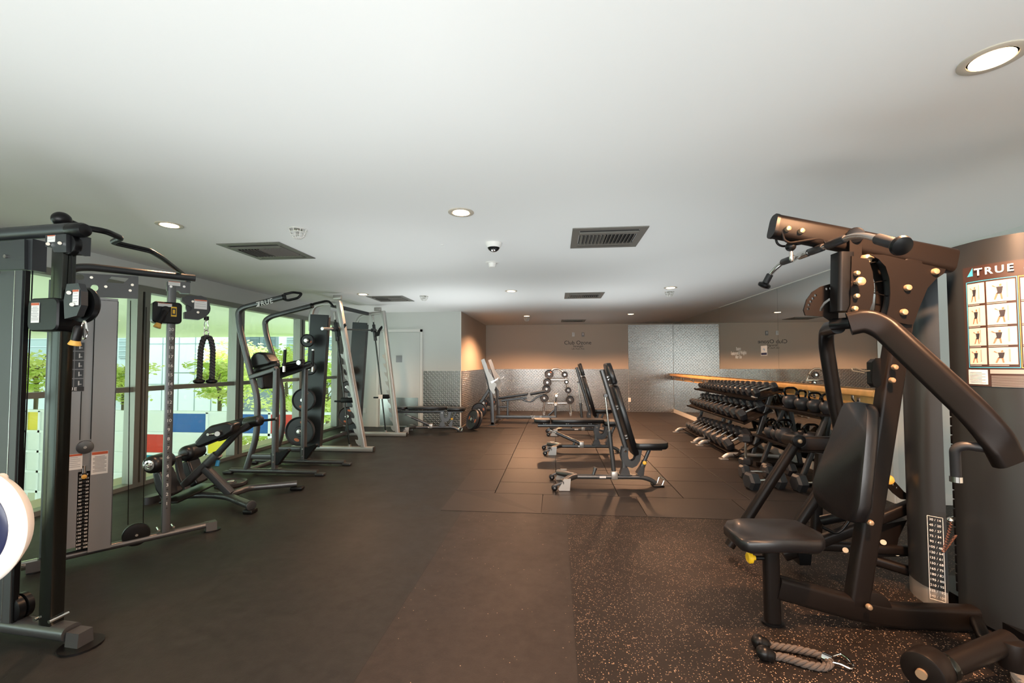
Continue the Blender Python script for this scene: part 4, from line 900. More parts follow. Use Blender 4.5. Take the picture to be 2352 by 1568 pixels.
# ------------------------------------------------------------------ guided barbell rack (two leaning side frames)
sm = thing('smith_machine', (-3.4, 7.3, 0), 'pale silver guided barbell rack with leaning uprights and a dark rear tower', 'gym machine')
plates_ = []
for k, Y in enumerate((6.60, 8.05)):
    def g(x, y): return at_y(x, y, Y)
    dx = lambda x: x
    A_, B_ = (g(672, 1036), g(858, 1038)) if k == 0 else (g(784, 1000), g(934, 1001)); A_.z = B_.z = .04
    MB().sweep([A_, B_], rrect(.075, .07, .006, 2)).build('base_beam', 'silver', sm)
    MB().box(B_+Vector((.004, 0, 0)), (.01, .076, .072), bev=.003).build('end_cap', 'gun_dark', sm)
    T_, L_ = (g(778, 692), g(836, 1030)) if k == 0 else (g(880, 714), g(913, 996)); L_.z = .07
    fr_ = MB().sweep([L_, T_], rrect(.07, .085, .006, 2), up=(0, 1, 0)).build('front_upright', 'silver', sm)
    # notched catch plate along the upright, facing the rods
    b = MB(); w = L_-T_; wn = Vector((w.z, 0, -w.x)).normalized(); wn = wn if wn.x < 0 else -wn; nt_ = 9; P = [T_+w*.30-wn*.0, T_+w*.985]
    edge = []
    for i in range(nt_):
        t0 = .985-(i/nt_)*.66; edge += [T_+w*t0+wn*.075, T_+w*(t0-.020)+wn*.110, T_+w*(t0-.045)+wn*.120, T_+w*(t0-.038)+wn*.075, T_+w*(t0-.052)+wn*.065]
    b.prism([T_+w*.985+wn*.03]+edge+[T_+w*.32+wn*.03], Vector((0, .008, 0))); b.build('catch_plate', 'silver', fr_, 30)
    # arched top and header
    if k == 0: arch = [g(714, 760), g(714, 722), g(722, 702), g(745, 697), g(775, 697)]
    else: arch = [g(818, 790), g(818, 745), g(826, 728), g(845, 721), g(878, 718)]
    MB().sweep(fillet(arch, .16, 8), rrect(.06, .05, .012), up=(0, 1, 0)).build('arched_header', 'silver', sm)
    c = g(748, 715) if k == 0 else g(838, 734); lpad('gusset', [c+Vector((x_, -.02, z_)) for x_, z_ in ((-.12, -.10), (.09, -.10), (.09, .11), (0, .11), (-.09, .04))], .006, (0, 1, 0), sm, 'silver', .001)
    c = g(778, 688) if k == 0 else g(870, 714); MB().box(c+Vector((-.02, 0, .035)), (.13, .05, .07), bev=.006).build('pulley_cover', 'silver', sm)
    # dark rear tower
    Q4 = ((716, 722), (757, 724), (737, 1028), (697, 1028)) if k == 0 else ((812, 740), (845, 742), (828, 992), (795, 992))
    P = [g(*w_) for w_ in Q4]; P[2].z = P[3].z = .06
    lpad('rear_tower', P, .09, (0, 1, 0), sm, 'blackmetal' if k == 9 else 'gun_dark', .006)
    # guide rod with carriage
    R0, R1 = (g(768, 716), g(803, 1029)) if k == 0 else (g(856, 724), g(886, 994)); R1.z = .08
    for o_ in (0,): MB().tube([R0, R1], .014, 14).build('guide_rod', 'darksteel', sm)
    MB().cyl(R1-Z3*.01, R1+Z3*.03, .025, 16).build('rod_foot', 'steel', sm)
    w = R1-R0; MB().cyl(R0, R0+w*.06, .022, 16).build('rod_bush', 'steel', sm); MB().cyl(R0+w*.08, R0+w*.22, .030, 18, bev=.004).build('bearing_sleeve', 'gun_dark', sm)
    c = R0+w*.16; hk = MB(); hk.prism([c+Vector((x_, -.03, z_)) for x_, z_ in ((.02, -.06), (.10, -.04), (.12, .04), (.17, .12), (.15, .15), (.10, .10), (.06, .03), (.02, .05))], Vector((0, .02, 0))); hk.build('bar_hook', 'black', sm)
    # safety stop
    tt = .66 if k == 0 else .70; c = R0+w*tt
    ss = MB().box(c+Vector((.05, 0, 0)), (.19, .07, .08), bev=.008).box(c+Vector((-.10, 0, -.02)), (.12, .03, .028), bev=.004).build('safety_stop', 'black', sm)
    if k: MB().box(c+Vector((-.01, -.04, 0)), (.08, .004, .08)).build('white_tag', 'white', ss)
    sm['_%d' % k] = 1; del sm['_%d' % k]
    if k == 0: barA = R0+w*.13
    else: barB = R0+w*.13
d_ = (barB-barA).normalized(); br = MB().tube([barA-d_*.40, barB+d_*.18], .0145, 14).build('barbell', 'darksteel', sm)
MB().cyl(barA-d_*.42, barA-d_*.10, .024, 18).build('sleeve', 'steel', br); MB().cyl(barB+d_*.06, barB+d_*.34, .024, 18).build('sleeve', 'steel', br)
MB().cyl(barA-d_*.10, barA-d_*.07, .04, 18).cyl(barA+d_*.03, barA+d_*.09, .036, 18).cyl(barB-d_*.10, barB-d_*.04, .036, 18).build('collar', 'gun_dark', br)
A_, B_ = at_y(745, 697, 6.6), at_y(845, 721, 8.05); B_.z = A_.z
MB().sweep([A_, B_], rrect(.06, .06, .008)).build('top_crossbeam', 'gun_dark', sm)
A_, B_ = Vector((at_y(712, 1020, 6.6).x, 6.6, .08)), Vector((at_y(805, 992, 8.05).x, 8.05, .08)); MB().sweep([A_, B_], rrect(.06, .06, .008)).build('rear_crossbeam', 'gun_dark', sm)
# storage pegs with plates on the near tower
PG = 'weight plates on the pale barbell rack'
for (x, y, rpx, t_, lab) in ((706, 782, 16, .05, 'small black plate on the topmost peg of the pale rack'), (711, 845, 17, .04, 'small black plate behind the dip station post on the pale rack'), (698, 918, 28, .05, 'mid-size black plate with orange grips on the pale rack'), (689, 990, 35, .05, 'largest black plate with orange grips, lowest on the pale rack')):
    Y = 6.40; c = at_y(x, y, Y); r_ = rpx/1010*6.4
    wplate(c, (.10, -1, 0), r_, t_, label_=lab, group=PG, roll=1.2); MB().cyl(c+Vector((0, -.06, 0)), Vector((c.x, 6.57, c.z)), .022, 16).build('plate_peg', 'chrome', sm)
for (x, y, rpx, lab) in ((801, 852, 11, 'small plate edge behind the near leaning upright'), (798, 888, 14, 'mid plate half hidden by the near leaning upright'), (798, 955, 22, 'big plate with orange grip behind the near leaning upright')):
    Y = 7.86; c = at_y(x, y, Y); wplate(c, (.10, -1, 0), rpx/1010*7.86, .05, label_=lab, group=PG, roll=1.2); MB().cyl(c, Vector((c.x, 8.02, c.z)), .022, 16).build('plate_peg', 'chrome', sm)
# ------------------------------------------------------------------ adjustable benches (one model, set upright or flat)
def bench(origin, ang, back, seat, label_, z0=0.0, name='weight_bench'):
    o = thing(name, (0, 0, 0), label_, 'weight bench', 'adjustable weight benches')
    ca = math.cos(math.radians(back)); sa = math.sin(math.radians(back)); d = Vector((ca, 0, sa)); n = Vector((sa, 0, -ca))   # along the back, and out of its padded side
    if n.x < 0 or back > 175: n = Vector((sa, 0, -ca)) if back <= 175 else Vector((0, 0, 1))
    Yv = Vector((0, 1, 0))
    MB().sweep(fillet([(.16, 0, .095), (.93, 0, .095), (1.02, 0, .07), (1.08, 0, .03)], .1), rrect(.05, .06, .022, 4), up=(0, 1, 0)).build('base_tube', 'gun', o)
    for s in (-1, 1):
        l = MB().sweep(fillet([(.21, 0, .10), (.15, s*.06, .10), (.03, s*.22, .085)], .05), circ(.033, 14)).build('front_leg', 'gun', o)
        c = Vector((.03, s*.22, 0)); MB().prism([c+Vector(v) for v in ((.10, 0, .125), (.03, 0, .125), (-.03, 0, .02), (-.02, 0, .004), (.09, 0, .004))], (0, .03, 0)).build('foot_plate', 'silver', l)
        MB().cyl(c+Vector((-.07, -.018, .032)), c+Vector((-.07, .018, .032)), .032, 20, bev=.006).cyl(c+Vector((-.07, -.024, .032)), c+Vector((-.07, .024, .032)), .010, 12, m='chrome').build('wheel', 'black', l)
        MB().beam(c+Vector((-.08, 0, .05)), c+Vector((.02, 0, .09)), .03, .02).build('wheel_bracket', 'gun', l)
    MB().cyl((.40, 0, .11), (.425, 0, .185), .017, 14).cyl((.42, 0, .175), (.428, 0, .195), .022, 14).build('rest_peg', 'gun', o)
    MB().cyl((1.06, -.02, .022), (1.13, -.02, .010), .001, 6).box((1.10, 0, .009), (.12, .13, .018), bev=.006).build('rear_foot', 'black', o)
    MB().tube(fillet([(1.075, -.07, .04), (1.10, -.07, .115), (1.155, -.07, .085), (1.13, -.07, .02), (1.075, -.07, .04)], .012, 3)[:-1], .006, 8).build('lift_handle', 'chrome', o)
    MB().sweep([(.745, 0, .10), (.745, 0, .38)], rrect(.055, .06, .012), up=(1, 0, 0)).box((.745, 0, .125), (.14, .10, .01)).prism([(.69, 0, .13), (.80, 0, .13), (.775, 0, .20), (.715, 0, .20)], (0, .08, 0)).build('upright_post', 'gun', o)
    # hooked bracket joining back and seat
    for s in (-1, 1):
        y = s*.042; P = []
        outer = [(.715, .42), (.70, .34), (.715, .27), (.76, .215), (.82, .20), (.87, .225), (.905, .28), (.925, .38), (.93, .42)]
        inner = [(.875, .42), (.865, .34), (.845, .29), (.815, .275), (.785, .29), (.775, .34), (.78, .42)]
        MB().prism([(x, y, z) for x, z in outer+inner], (0, .006, 0)).build('hook_plate', 'gun', o)
    MB().cyl((.745, -.06, .385), (.745, .06, .385), .014, 14).build('pivot_bolt', 'chrome', o)
    P0 = Vector((.76, 0, .405))
    fr_ = MB().sweep([P0+d*.0-n*.0, P0+d*.90], rrect(.05, .065, .016), up=(0, 1, 0)).build('back_frame', 'gun', o)
    for k in (.10, .13, .44, .47, .78, .81):
        MB().cyl(P0+d*k+n*.03-Yv*.05, P0+d*k+n*.03+Yv*.05, .005, 8).cyl(P0+d*k+n*.02, P0+d*k+n*.055, .012, 10).build('bolt', 'chrome', fr_)
    def cush(k0, k1, w0, w1, nm, t=.062):
        pts = []
        for (kk, ww) in ((k0, w0*.78), (k0+.03, w0), ((k0+k1)/2, (w0+w1)/2), (k1-.03, w1), (k1, w1*.78)): pts.append(P0+d*kk+n*.045-Yv*ww/2)
        for (kk, ww) in ((k1, w1*.78), (k1-.03, w1), ((k0+k1)/2, (w0+w1)/2), (k0+.03, w0), (k0, w0*.78)): pts.append(P0+d*kk+n*.045+Yv*ww/2)
        MB().pad(pts, t, .018, n).build(nm, 'vinyl', o, 60)
    cush(-.085, .70, .24, .28, 'back_pad'); cush(.715, .955, .28, .22, 'head_pad')
    # seat
    pts = [Vector((x, y, .415)) for x, y in ((.845, -.13), (.88, -.15), (1.08, -.15), (1.17, -.125), (1.205, -.06), (1.205, .06), (1.17, .125), (1.08, .15), (.88, .15), (.845, .13))]
    MB().pad(pts, .075, .02, (0, 0, 1)).build('seat', 'vinyl', o, 60)
    MB().sweep([(.84, 0, .40), (1.15, 0, .40)], rrect(.05, .03, .008)).build('seat_frame', 'gun', o)
    MB().sweep([(.905, 0, .13), (.965, 0, .27)], rrect(.05, .055, .01), up=(0, 1, 0)).build('seat_post', 'gun', o)
    MB().sweep([(.955, 0, .25), (1.02, 0, .40)], rrect(.034, .04, .008), up=(0, 1, 0)).build('seat_strut', 'gun', o)
    MB().prism([(.87, 0, .14), (.91, 0, .10), (.945, 0, .12), (.955, 0, .19), (.92, 0, .22)], (0, .075, 0)).build('strut_bracket', 'gun', o)
    MB().cyl((.955, -.03, .26), (.945, -.065, .265), .010, 10).cyl((.948, -.055, .262), (.942, -.085, .266), .020, 16, bev=.004).build('yellow_knob', 'yellow', o)
    # rear strut: thick sleeve with a thin rod above it
    if back < 150: A, B, K = Vector((.63, 0, .12)), P0+d*.62-n*.045, .55
    else: A, B, K = Vector((.52, 0, .125)), P0+d*.735-n*.06, .78
    w = B-A
    MB().sweep([A, A+w*K], rrect(.048, .052, .02), up=(0, 1, 0)).build('strut_sleeve', 'gun', o)
    MB().sweep([A+w*K, B], circ(.012, 12)).build('strut_rod', 'steel', o); MB().cyl(B-Yv*.035, B+Yv*.035, .020, 16).build('strut_pivot', 'gun', o)
    MB().box(A+Vector((0, 0, -.005)), (.07, .075, .09), bev=.01).build('sleeve_foot', 'silver', o)
    c = A+w*(.36 if back > 150 else .30); lab_box(bb := MB(), Vector((.50, -.033, .098)), (1, 0, 0), Z3, .07, .022, 'label', 0); bb.build('rating_label', None, o)
    o.location = (origin[0], origin[1], z0); o.rotation_euler = (0, 0, math.radians(ang)); return o
TZ = .0145
bench((.01, 4.93), 4, 106.5, 0, 'upright adjustable bench nearest the camera, back raised steeply', TZ)
bench((-.13, 6.73), 4, 180, 0, 'adjustable bench laid flat behind the nearest upright one', TZ)
bench((-.11, 8.45), 4, 106, 0, 'upright adjustable bench farthest back on the tiled area', TZ)
bench((-2.99, 8.55), 8, 180, 0, 'adjustable bench laid flat before the white door and diamond plate', 0)

# ------------------------------------------------------------------ decline bench with barbell uprights in the alcove
YO = 10.1
def o_(x, y, dy=0): return at_y(x, y, YO+dy)
ob = thing('olympic_bench', (-.8, YO, TZ), 'grey decline barbell bench with pale upright guards in the alcove', 'weight bench')
for dy in (-.52, .52):
    f = lambda x, y: at_y(x, y, YO) + Vector((0, dy, 0))
    A, B, C_ = f(1139, 971), f(1137, 900), f(1118, 825); A.z = .03
    up_ = MB().sweep(fillet([A, B, C_], .5, 8), rrect(.085, .06, .012), up=(0, 1, 0)).build('upright', 'gun', ob)
    MB().box((A.x, A.y, .022), (.14, .12, .012)).build('base_plate', 'gun', up_)
    cc = [f(1119, 824), f(1124, 836), f(1129, 852), f(1140, 868), f(1139, 873), f(1146, 880), f(1141, 892), f(1143, 899), f(1139, 901), f(1131, 890), f(1127, 870), f(1118, 845), f(1112, 827)]
    MB().prism([c+Vector((.02, -.035 if dy < 0 else -.035, 0)) for c in cc], (0, .008, 0)).build('bar_guard', 'silver', up_)
    h = f(1136, 876); MB().prism([h+Vector(v) for v in ((-.01, -.06, .02), (.14, -.06, .09), (.17, -.06, .12), (.15, -.06, .07), (.02, -.06, -.02))], (0, .03, 0)).build('bar_hook', 'steel', up_)
    S = MB().sweep([f(1132, 890), f(1106, 930)], rrect(.07, .06, .012), up=(0, 1, 0)).build('rear_brace', 'gun', up_)
A, B = o_(1139, 962), o_(1276, 960); A.z = B.z = .14
MB().sweep([A, B], rrect(.075, .085, .012), up=(0, 1, 0)).build('base_beam', 'gun', ob)
text('frame_logo', 'TRUE', (at_y(1232, 959, YO).x, YO-.044, .14), .10, 'label', ob, bold=.001, space=1.15)
b = MB(); c0 = Vector((at_y(1221, 959, YO).x, YO-.044, .105)); b.prism([c0, c0+Vector((.05, 0, 0)), c0+Vector((.05, 0, .06))], (0, .001, 0)); b.build('frame_logo_mark', 'label', ob)
MB().sweep([o_(1276, 963)*1, o_(1276, 925)], rrect(.06, .06, .01), up=(1, 0, 0)).build('front_post', 'gun', ob)
A = o_(1274, 972); MB().sweep([(A.x, YO-.30, .045), (A.x, YO+.30, .045)], rrect(.06, .055, .015)).build('front_foot', 'gun', ob)
A = o_(1139, 975); MB().sweep([(A.x, YO-.55, .05), (A.x, YO+.55, .05)], rrect(.06, .06, .012)).build('rear_foot', 'gun', ob)
MB().sweep([o_(1258, 955), o_(1276, 938)], rrect(.04, .05, .01), up=(0, 1, 0)).build('gusset_tube', 'gun', ob)
for x, y in ((1278, 907), (1276, 927)):
    c = o_(x, y); b = MB(); b.lathe(c+Vector((0, -.20, 0)), (0, 1, 0), [(0, .03), (.01, .04), (.15, .042), (.16, .03)], 18); b.lathe(c+Vector((0, .04, 0)), (0, 1, 0), [(0, .03), (.01, .04), (.15, .042), (.16, .03)], 18); b.build('leg_roller', 'steel', ob)
MB().sweep([o_(1276, 928), o_(1278, 905)], circ(.018, 12), up=(1, 0, 0)).build('roller_post', 'gun', ob)
A, B = o_(1146, 916), o_(1213, 907); dd_ = (B-A).normalized(); nn = Vector((-dd_.z, 0, dd_.x)); w = .14
MB().pad([A-Vector((0, w, 0)), B-Vector((0, w, 0)), B+Vector((0, w, 0)), A+Vector((0, w, 0))], .06, .02, nn).build('back_pad', 'vinyl', ob, 60)
A2_, B2_ = o_(1219, 907), o_(1252, 901); MB().pad([A2_-Vector((0, w, 0)), B2_-Vector((0, w, 0)), B2_+Vector((0, w, 0)), A2_+Vector((0, w, 0))], .06, .02, Vector((-.1, 0, 1))).build('seat', 'vinyl', ob, 60)
MB().sweep(fillet([o_(1198, 915), o_(1208, 921), o_(1222, 922), o_(1232, 912), o_(1246, 907)], .1), rrect(.04, .07, .01), up=(0, 1, 0)).build('seat_frame', 'gun', ob)
MB().sweep([o_(1152, 920), o_(1210, 913)], rrect(.05, .05, .01), up=(0, 1, 0)).build('pad_frame', 'gun', ob)
MB().sweep([o_(1166, 962), o_(1166, 919)], rrect(.045, .05, .01), up=(1, 0, 0)).sweep([o_(1145, 934), o_(1166, 934)], rrect(.04, .04, .01), up=(0, 1, 0)).build('pad_post', 'gun', ob)
MB().sweep([o_(1110, 940), o_(1135, 940)], rrect(.06, .06, .012), up=(0, 1, 0)).build('storage_beam', 'gun', ob)
# plates on its horns
HG = 'plates beside the decline bench'
c = at_y(1100, 942, 9.4); wplate(c, (.0, -1, 0), .165, .05, label_='black plate with orange grips upright on the decline bench horn', group=HG, roll=2.2); MB().cyl(c+Vector((0, -.05, 0)), c+Vector((0, .24, 0)), .022, 14).build('plate_horn', 'chrome', ob)
MB().beam(c+Vector((0, .22, 0)), Vector((at_y(1112, 935, YO).x, YO-.1, c.z)), .05, .05).build('horn_arm', 'gun', ob)
c = at_y(1110, 925, 10.5); wplate(c, (.2, -1, 0), .12, .04, label_='small black plate behind the rear brace of the decline bench', group=HG, roll=1)
c = at_y(1127, 922, 10.6); wplate(c, (.2, -1, 0), .13, .04, label_='black plate with white mark between the decline bench braces', group=HG, roll=1)
c = at_y(1082, 958, 8.95); wplate((c.x+.03, 8.95, .215), (-.75, -.62, .30), .21, .05, label_='big black plate leaning tilted at the alcove corner', group=HG, roll=2.6)
c2 = Vector((c.x+.10, 9.02, .205)); wplate(c2, (-.75, -.62, .30), .20, .04, label_='second big plate leaning behind the tilted one at the corner', group=HG, roll=1.6)

# ------------------------------------------------------------------ plate tree with its plates
YT = 11.7
def w_(x, y): return at_y(x, y, YT)
wt = thing('plate_tree', (.05, YT, TZ), 'arched steel plate tree before the diamond plate wall', 'weight rack')
L0, L1 = w_(1247, 952), w_(1256, 862); R0, R1 = w_(1312, 952), w_(1300, 862); L0.z = R0.z = .03
arch = [L0, w_(1253, 900), w_(1262, 862), w_(1267, 849), w_(1280, 845), w_(1292, 852), w_(1300, 870), w_(1306, 905), R0]
MB().sweep(fillet(arch, .10, 6), circ(.025, 12), up=(0, 1, 0)).build('arched_frame', 'steel', wt)
for y_ in (872, 926): MB().sweep([w_(1258, y_), w_(1303, y_)], rrect(.05, .05, .01)).build('cross_bar', 'steel', wt)
for x_ in (1250, 1310): c = w_(x_, 950); MB().sweep([(c.x, YT-.25, .04), (c.x, YT+.25, .04)], circ(.025, 12)).build('foot_tube', 'steel', wt)
WG = 'plates on the plate tree'
for i, (x, y, rp, lab) in enumerate(((1261, 859, 10, 'topmost plate on the left of the plate tree, with white mark'), (1257, 878, 9.5, 'second plate from the top on the left of the plate tree'), (1255, 893, 9.5, 'third plate from the top on the left of the plate tree'), (1250, 914, 9.5, 'lowest plate on the left of the plate tree'),
        (1297, 860, 7, 'topmost plate on the right of the plate tree'), (1301, 877, 5, 'smallest plate on the right of the plate tree'), (1305, 896, 7, 'third plate from the top on the right of the plate tree'), (1309, 918, 9.5, 'lowest plate on the right of the plate tree'))):
    c = at_y(x, y, YT-.30); wplate(c, (.05, -1, 0), rp/1010*(YT-.3), .06, label_=lab, group=WG, roll=i, mark=(i == 0), m='iron' if i != 0 else 'iron'); MB().cyl(c+Vector((0, -.05, 0)), Vector((c.x, YT, c.z)), .022, 12).build('plate_peg', 'chrome', wt)
# ------------------------------------------------------------------ dumbbells, racks, kettlebells
def dumbbell_proto(r, L, label_, g, name='dumbbell'):      # along local X, hex heads with bevelled rims, chrome grip
    o = thing(name, (0, 0, 0), label_, 'dumbbell', g); hl = r*1.15
    for s in (-1, 1):
        rings = []
        for x, k in ((L/2-hl, .72), (L/2-hl*.82, 1.0), (L/2-hl*.22, 1.0), (L/2-hl*.02, .76), (L/2, .70)):
            rings.append([Vector((s*x, r*k*math.cos(PI/3*i), r*k*math.sin(PI/3*i))) for i in range(6)])
        b = MB(); b.loft(rings); h = b.build('head', 'iron', o, 20)
    MB().lathe((-(L/2-hl)-.005, 0, 0), (1, 0, 0), [(0, .013), (.02, .0135), ((L-2*hl)*.5, .0165), (L-2*hl-.01, .0135), (L-2*hl+.01, .013)], 14).build('handle', 'chrome', o)
    return o
DBG = 'hex dumbbells on the rack'
ORD = 'first second third fourth fifth sixth seventh eighth ninth tenth eleventh twelfth thirteenth fourteenth fifteenth sixteenth seventeenth'.split()
protos = {}
tiers = [('bottom', 10, 6.66, 8.62, .098, .070, Vector((2.47, 0, .178)), Vector((2.74, 0, .333))),
         ('middle', 12, 6.50, 8.82, .090, .062, Vector((2.60, 0, .625)), Vector((2.86, 0, .755))),
         ('top', 15, 6.46, 8.92, .070, .046, Vector((2.78, 0, .955)), Vector((3.02, 0, 1.035)))]
for nm, n, y0, y1, r0, r1, A, B in tiers:
    y = y0; k = 0; tot = sum(r0+(r1-r0)*i/(n-1) for i in range(n)); gap = (y1-y0)/(tot-(r0+r1)/2) if n > 1 else 1
    for k in range(n):
        r = r0+(r1-r0)*k/(n-1); rk = round(r, 3)
        L = .40*(r/.098)**.55
        if nm not in protos: protos[nm] = dumbbell_proto(r, L, '', DBG); o = protos[nm]; base = r
        else: o = copy_tree(protos[nm])
        sc = r/base; o.scale = (sc**.55, sc, sc)
        o['label'] = 'black hex dumbbell, %s from the near end on the %s tier of the rack' % (ORD[k], nm)
        c = (A+B)/2; d = (B-A).normalized(); n3 = Vector((-d.z, 0, d.x))
        c = c + n3*(r*.9-.07); c.y = y; o.location = c; o.rotation_euler = (0, -math.atan2(d.z, d.x), 0)
        if k < n-1: y += (r+r0+(r1-r0)*(k+1)/(n-1))/2*gap
for i, (ya, yb, lab) in enumerate(((6.36, 7.60, 'three-tier dumbbell rack standing nearest the kettlebells'), (7.66, 9.0, 'three-tier dumbbell rack standing nearest the back wall'))):
    t = thing('dumbbell_rack', (2.7, (ya+yb)/2, TZ), lab, 'weight rack', 'three-tier dumbbell racks')
    for nm, n, y0, y1, r0, r1, A, B in tiers:
        d = (B-A).normalized(); n3 = Vector((-d.z, 0, d.x)); c = (A+B)/2-n3*.09; c.y = (ya+yb)/2
        R3 = Matrix.Rotation(-math.atan2(d.z, d.x), 3, 'Y')
        tr = MB(); tr.box(c, (.41, yb-ya, .010), tilt=R3); tr.box(c-d*.208+n3*.012, (.008, yb-ya, .034), tilt=R3); tr.box(c+d*.208+n3*.012, (.008, yb-ya, .034), tilt=R3); tr.build('tray', 'blackmetal', t)
    for yy in (ya+.10, yb-.10):
        MB().sweep(fillet([(2.33, yy, .03), (2.40, yy, .085), (2.62, yy, .09), (3.06, yy, .07)], .06), rrect(.055, .06, .02), up=(0, 1, 0)).build('foot', 'silver', t)
        MB().box((2.335, yy, .022), (.11, .09, .02), bev=.008).build('rubber_foot', 'silver', t)
        MB().sweep([(2.72, yy, .09), (2.98, yy, .92)], rrect(.06, .05, .012), up=(0, 1, 0)).build('upright', 'gun', t)
        for z, x in ((.17, 2.72), (.60, 2.86), (.86, 2.94)): MB().sweep([(x-.14, yy, z-.02), (x+.04, yy, z+.04)], rrect(.03, .04, .008), up=(0, 1, 0)).build('tray_arm', 'gun_dark', t)
MB().box((2.80, 6.55, .875), (.004, .20, .03)).build('maker_plate', 'label', bpy.data.objects['dumbbell_rack'])

# loose dumbbells on the tiles
LG = 'loose dumbbells on the tiles'
lp_ = None
def lay(px, py, r, L, heading, lab, standing=False, z=None):
    o = dumbbell_proto(r, L, lab, LG, 'loose_dumbbell'); zc = r*.87+TZ if z is None else z
    c = at_z(px, py, zc); o.location = c; o.rotation_euler = (0, 0, math.radians(heading)); 
    if standing: o.rotation_euler = (0, -PI/2, 0); o.location = Vector((c.x, c.y, TZ+L/2))
    return o
lay(1737, 1083, .085, .37, 2, 'loose hex dumbbell lying at the back left of the cluster')
lay(1757, 1103, .100, .42, 12, 'big loose hex dumbbell lying at the front of the cluster')
q_ = at_z(1727, 1075, TZ); o = dumbbell_proto(.085, .40, 'hex dumbbell standing on end behind the cluster', LG, 'loose_dumbbell'); o.location = (q_.x, q_.y+.18, TZ+.2); o.rotation_euler = (0, -PI/2, .3)
lay(1788, 1078, .085, .38, 8, 'loose hex dumbbell lying against the kettlebell stand leg')
lay(1868, 1108, .100, .42, 8, 'loose hex dumbbell half hidden by the black seat back')

# kettlebell stand
kt = thing('kettlebell_rack', (2.8, 5.6, TZ), 'black two-shelf kettlebell stand between mirror rail and loose dumbbells', 'weight rack')
ka, kb = 5.02, 6.18
for (x, z, w) in ((2.93, .79, .30), (2.78, .405, .34)):
    c = Vector((x, (ka+kb)/2, z)); b = MB(); b.box(c, (w, kb-ka, .012)); b.box(c+Vector((-w/2, 0, .004)), (.018, kb-ka, .03), bev=.004); b.box(c+Vector((w/2, 0, .004)), (.018, kb-ka, .03), bev=.004); b.build('shelf', 'blackmetal', kt)
for yy in (ka+.13, kb-.13):
    MB().sweep([(2.66, yy, .04), (2.96, yy, .80)], rrect(.05, .045, .01), up=(0, 1, 0)).build('upright', 'gun_dark', kt); MB().sweep([(3.14, yy, .04), (3.02, yy, .80)], rrect(.05, .045, .01), up=(0, 1, 0)).build('upright', 'gun_dark', kt)
    MB().sweep([(2.60, yy, .045), (3.18, yy, .045)], rrect(.05, .055, .012)).build('foot', 'blackmetal', kt)
    MB().sweep([(2.62, yy, .39), (3.04, yy, .39)], rrect(.03, .03, .006)).build('shelf_arm', 'gun', kt)
    for x, z in ((2.615, .40), (2.79, .79)): MB().cyl((x-.01, yy, z), (x+.004, yy, z), .011, 10).build('bolt', 'chrome', kt)
KG = 'kettlebells on the stand'
def kettle(x, y, z, r, lab, rot=0.0):
    o = thing('kettlebell', (x, y, z), lab, 'kettlebell', KG, rot)
    prof = [(0, r*.55), (r*.05, r*.62)] + [(r*.95-r*.95*math.cos(t), r*math.sin(t)) for t in [PI*(.24+.60*i/12) for i in range(13)]]
    MB().lathe((x, y, z), (0, 0, 1), prof, 26).build('body', 'iron', o)
    ca, sa = math.cos(rot), math.sin(rot); hz = z+r*1.62
    pts = [Vector((x+ca*a*r, y+sa*a*r, hz+b*r)) for a, b in ((-.58, -.05), (-.80, .45), (-.80, .85), (-.45, 1.08), (.45, 1.08), (.80, .85), (.80, .45), (.58, -.05))]
    MB().sweep(fillet(pts, r*.25, 4), circ(r*.145, 10), up=(-sa, ca, 0)).build('handle', 'chromeblack', o); return o
mat('chromeblack', '1A1A1B', .12, .8)
for (px, py, Y, z, r, lab, rot) in ((1811, 938, 5.80, .799, .093, 'kettlebell on the top shelf at its far end', .05), (1837, 944, 5.58, .799, .085, 'kettlebell second from the far end of the top shelf', .5), (1866, 948, 5.36, .799, .080, 'squat kettlebell third from the far end of the top shelf', .0), (1895, 955, 5.15, .799, .080, 'kettlebell on the top shelf beside the black pad', .2),
        (1766, 1004, 5.91, .414, .082, 'kettlebell on the lower shelf at its far end', .2), (1780, 1006, 5.735, .414, .080, 'kettlebell second from the far end of the lower shelf', .4), (1796, 1012, 5.54, .414, .100, 'biggest kettlebell, in front on the lower shelf', .0), (1858, 1022, 5.30, .414, .092, 'kettlebell alone on the lower shelf beside the black pivot', .0)):
    p = at_y(px, py, Y); kettle(p.x+.03, Y, z, r, lab, rot)
for (px, py, Y, r, lab) in ((1822, 992, 5.80, .075, 'dark hex dumbbell on the lower kettlebell shelf, upright at the back'), (1842, 992, 5.60, .080, 'dark hex dumbbell behind the lone kettlebell')):
    o = dumbbell_proto(r, .24, lab, 'dumbbells on the kettlebell stand'); o.location = (2.88, Y-.16, .414+r*.87+.003); o.rotation_euler = (0, 0, 0)
# ------------------------------------------------------------------ black multi-station machine at the right
SP = Plane((1.12, 2.46, 0), math.radians(2)); us, ns = SP.u, SP.nf
mg = thing('multi_gym', (1.7, 2.6, 0), 'black multi-station weight machine filling the right with lat bar and press seat', 'gym machine')
BM = 'blackmetal'
def s_(x, y, o=0.0): return SP(x, y, o)
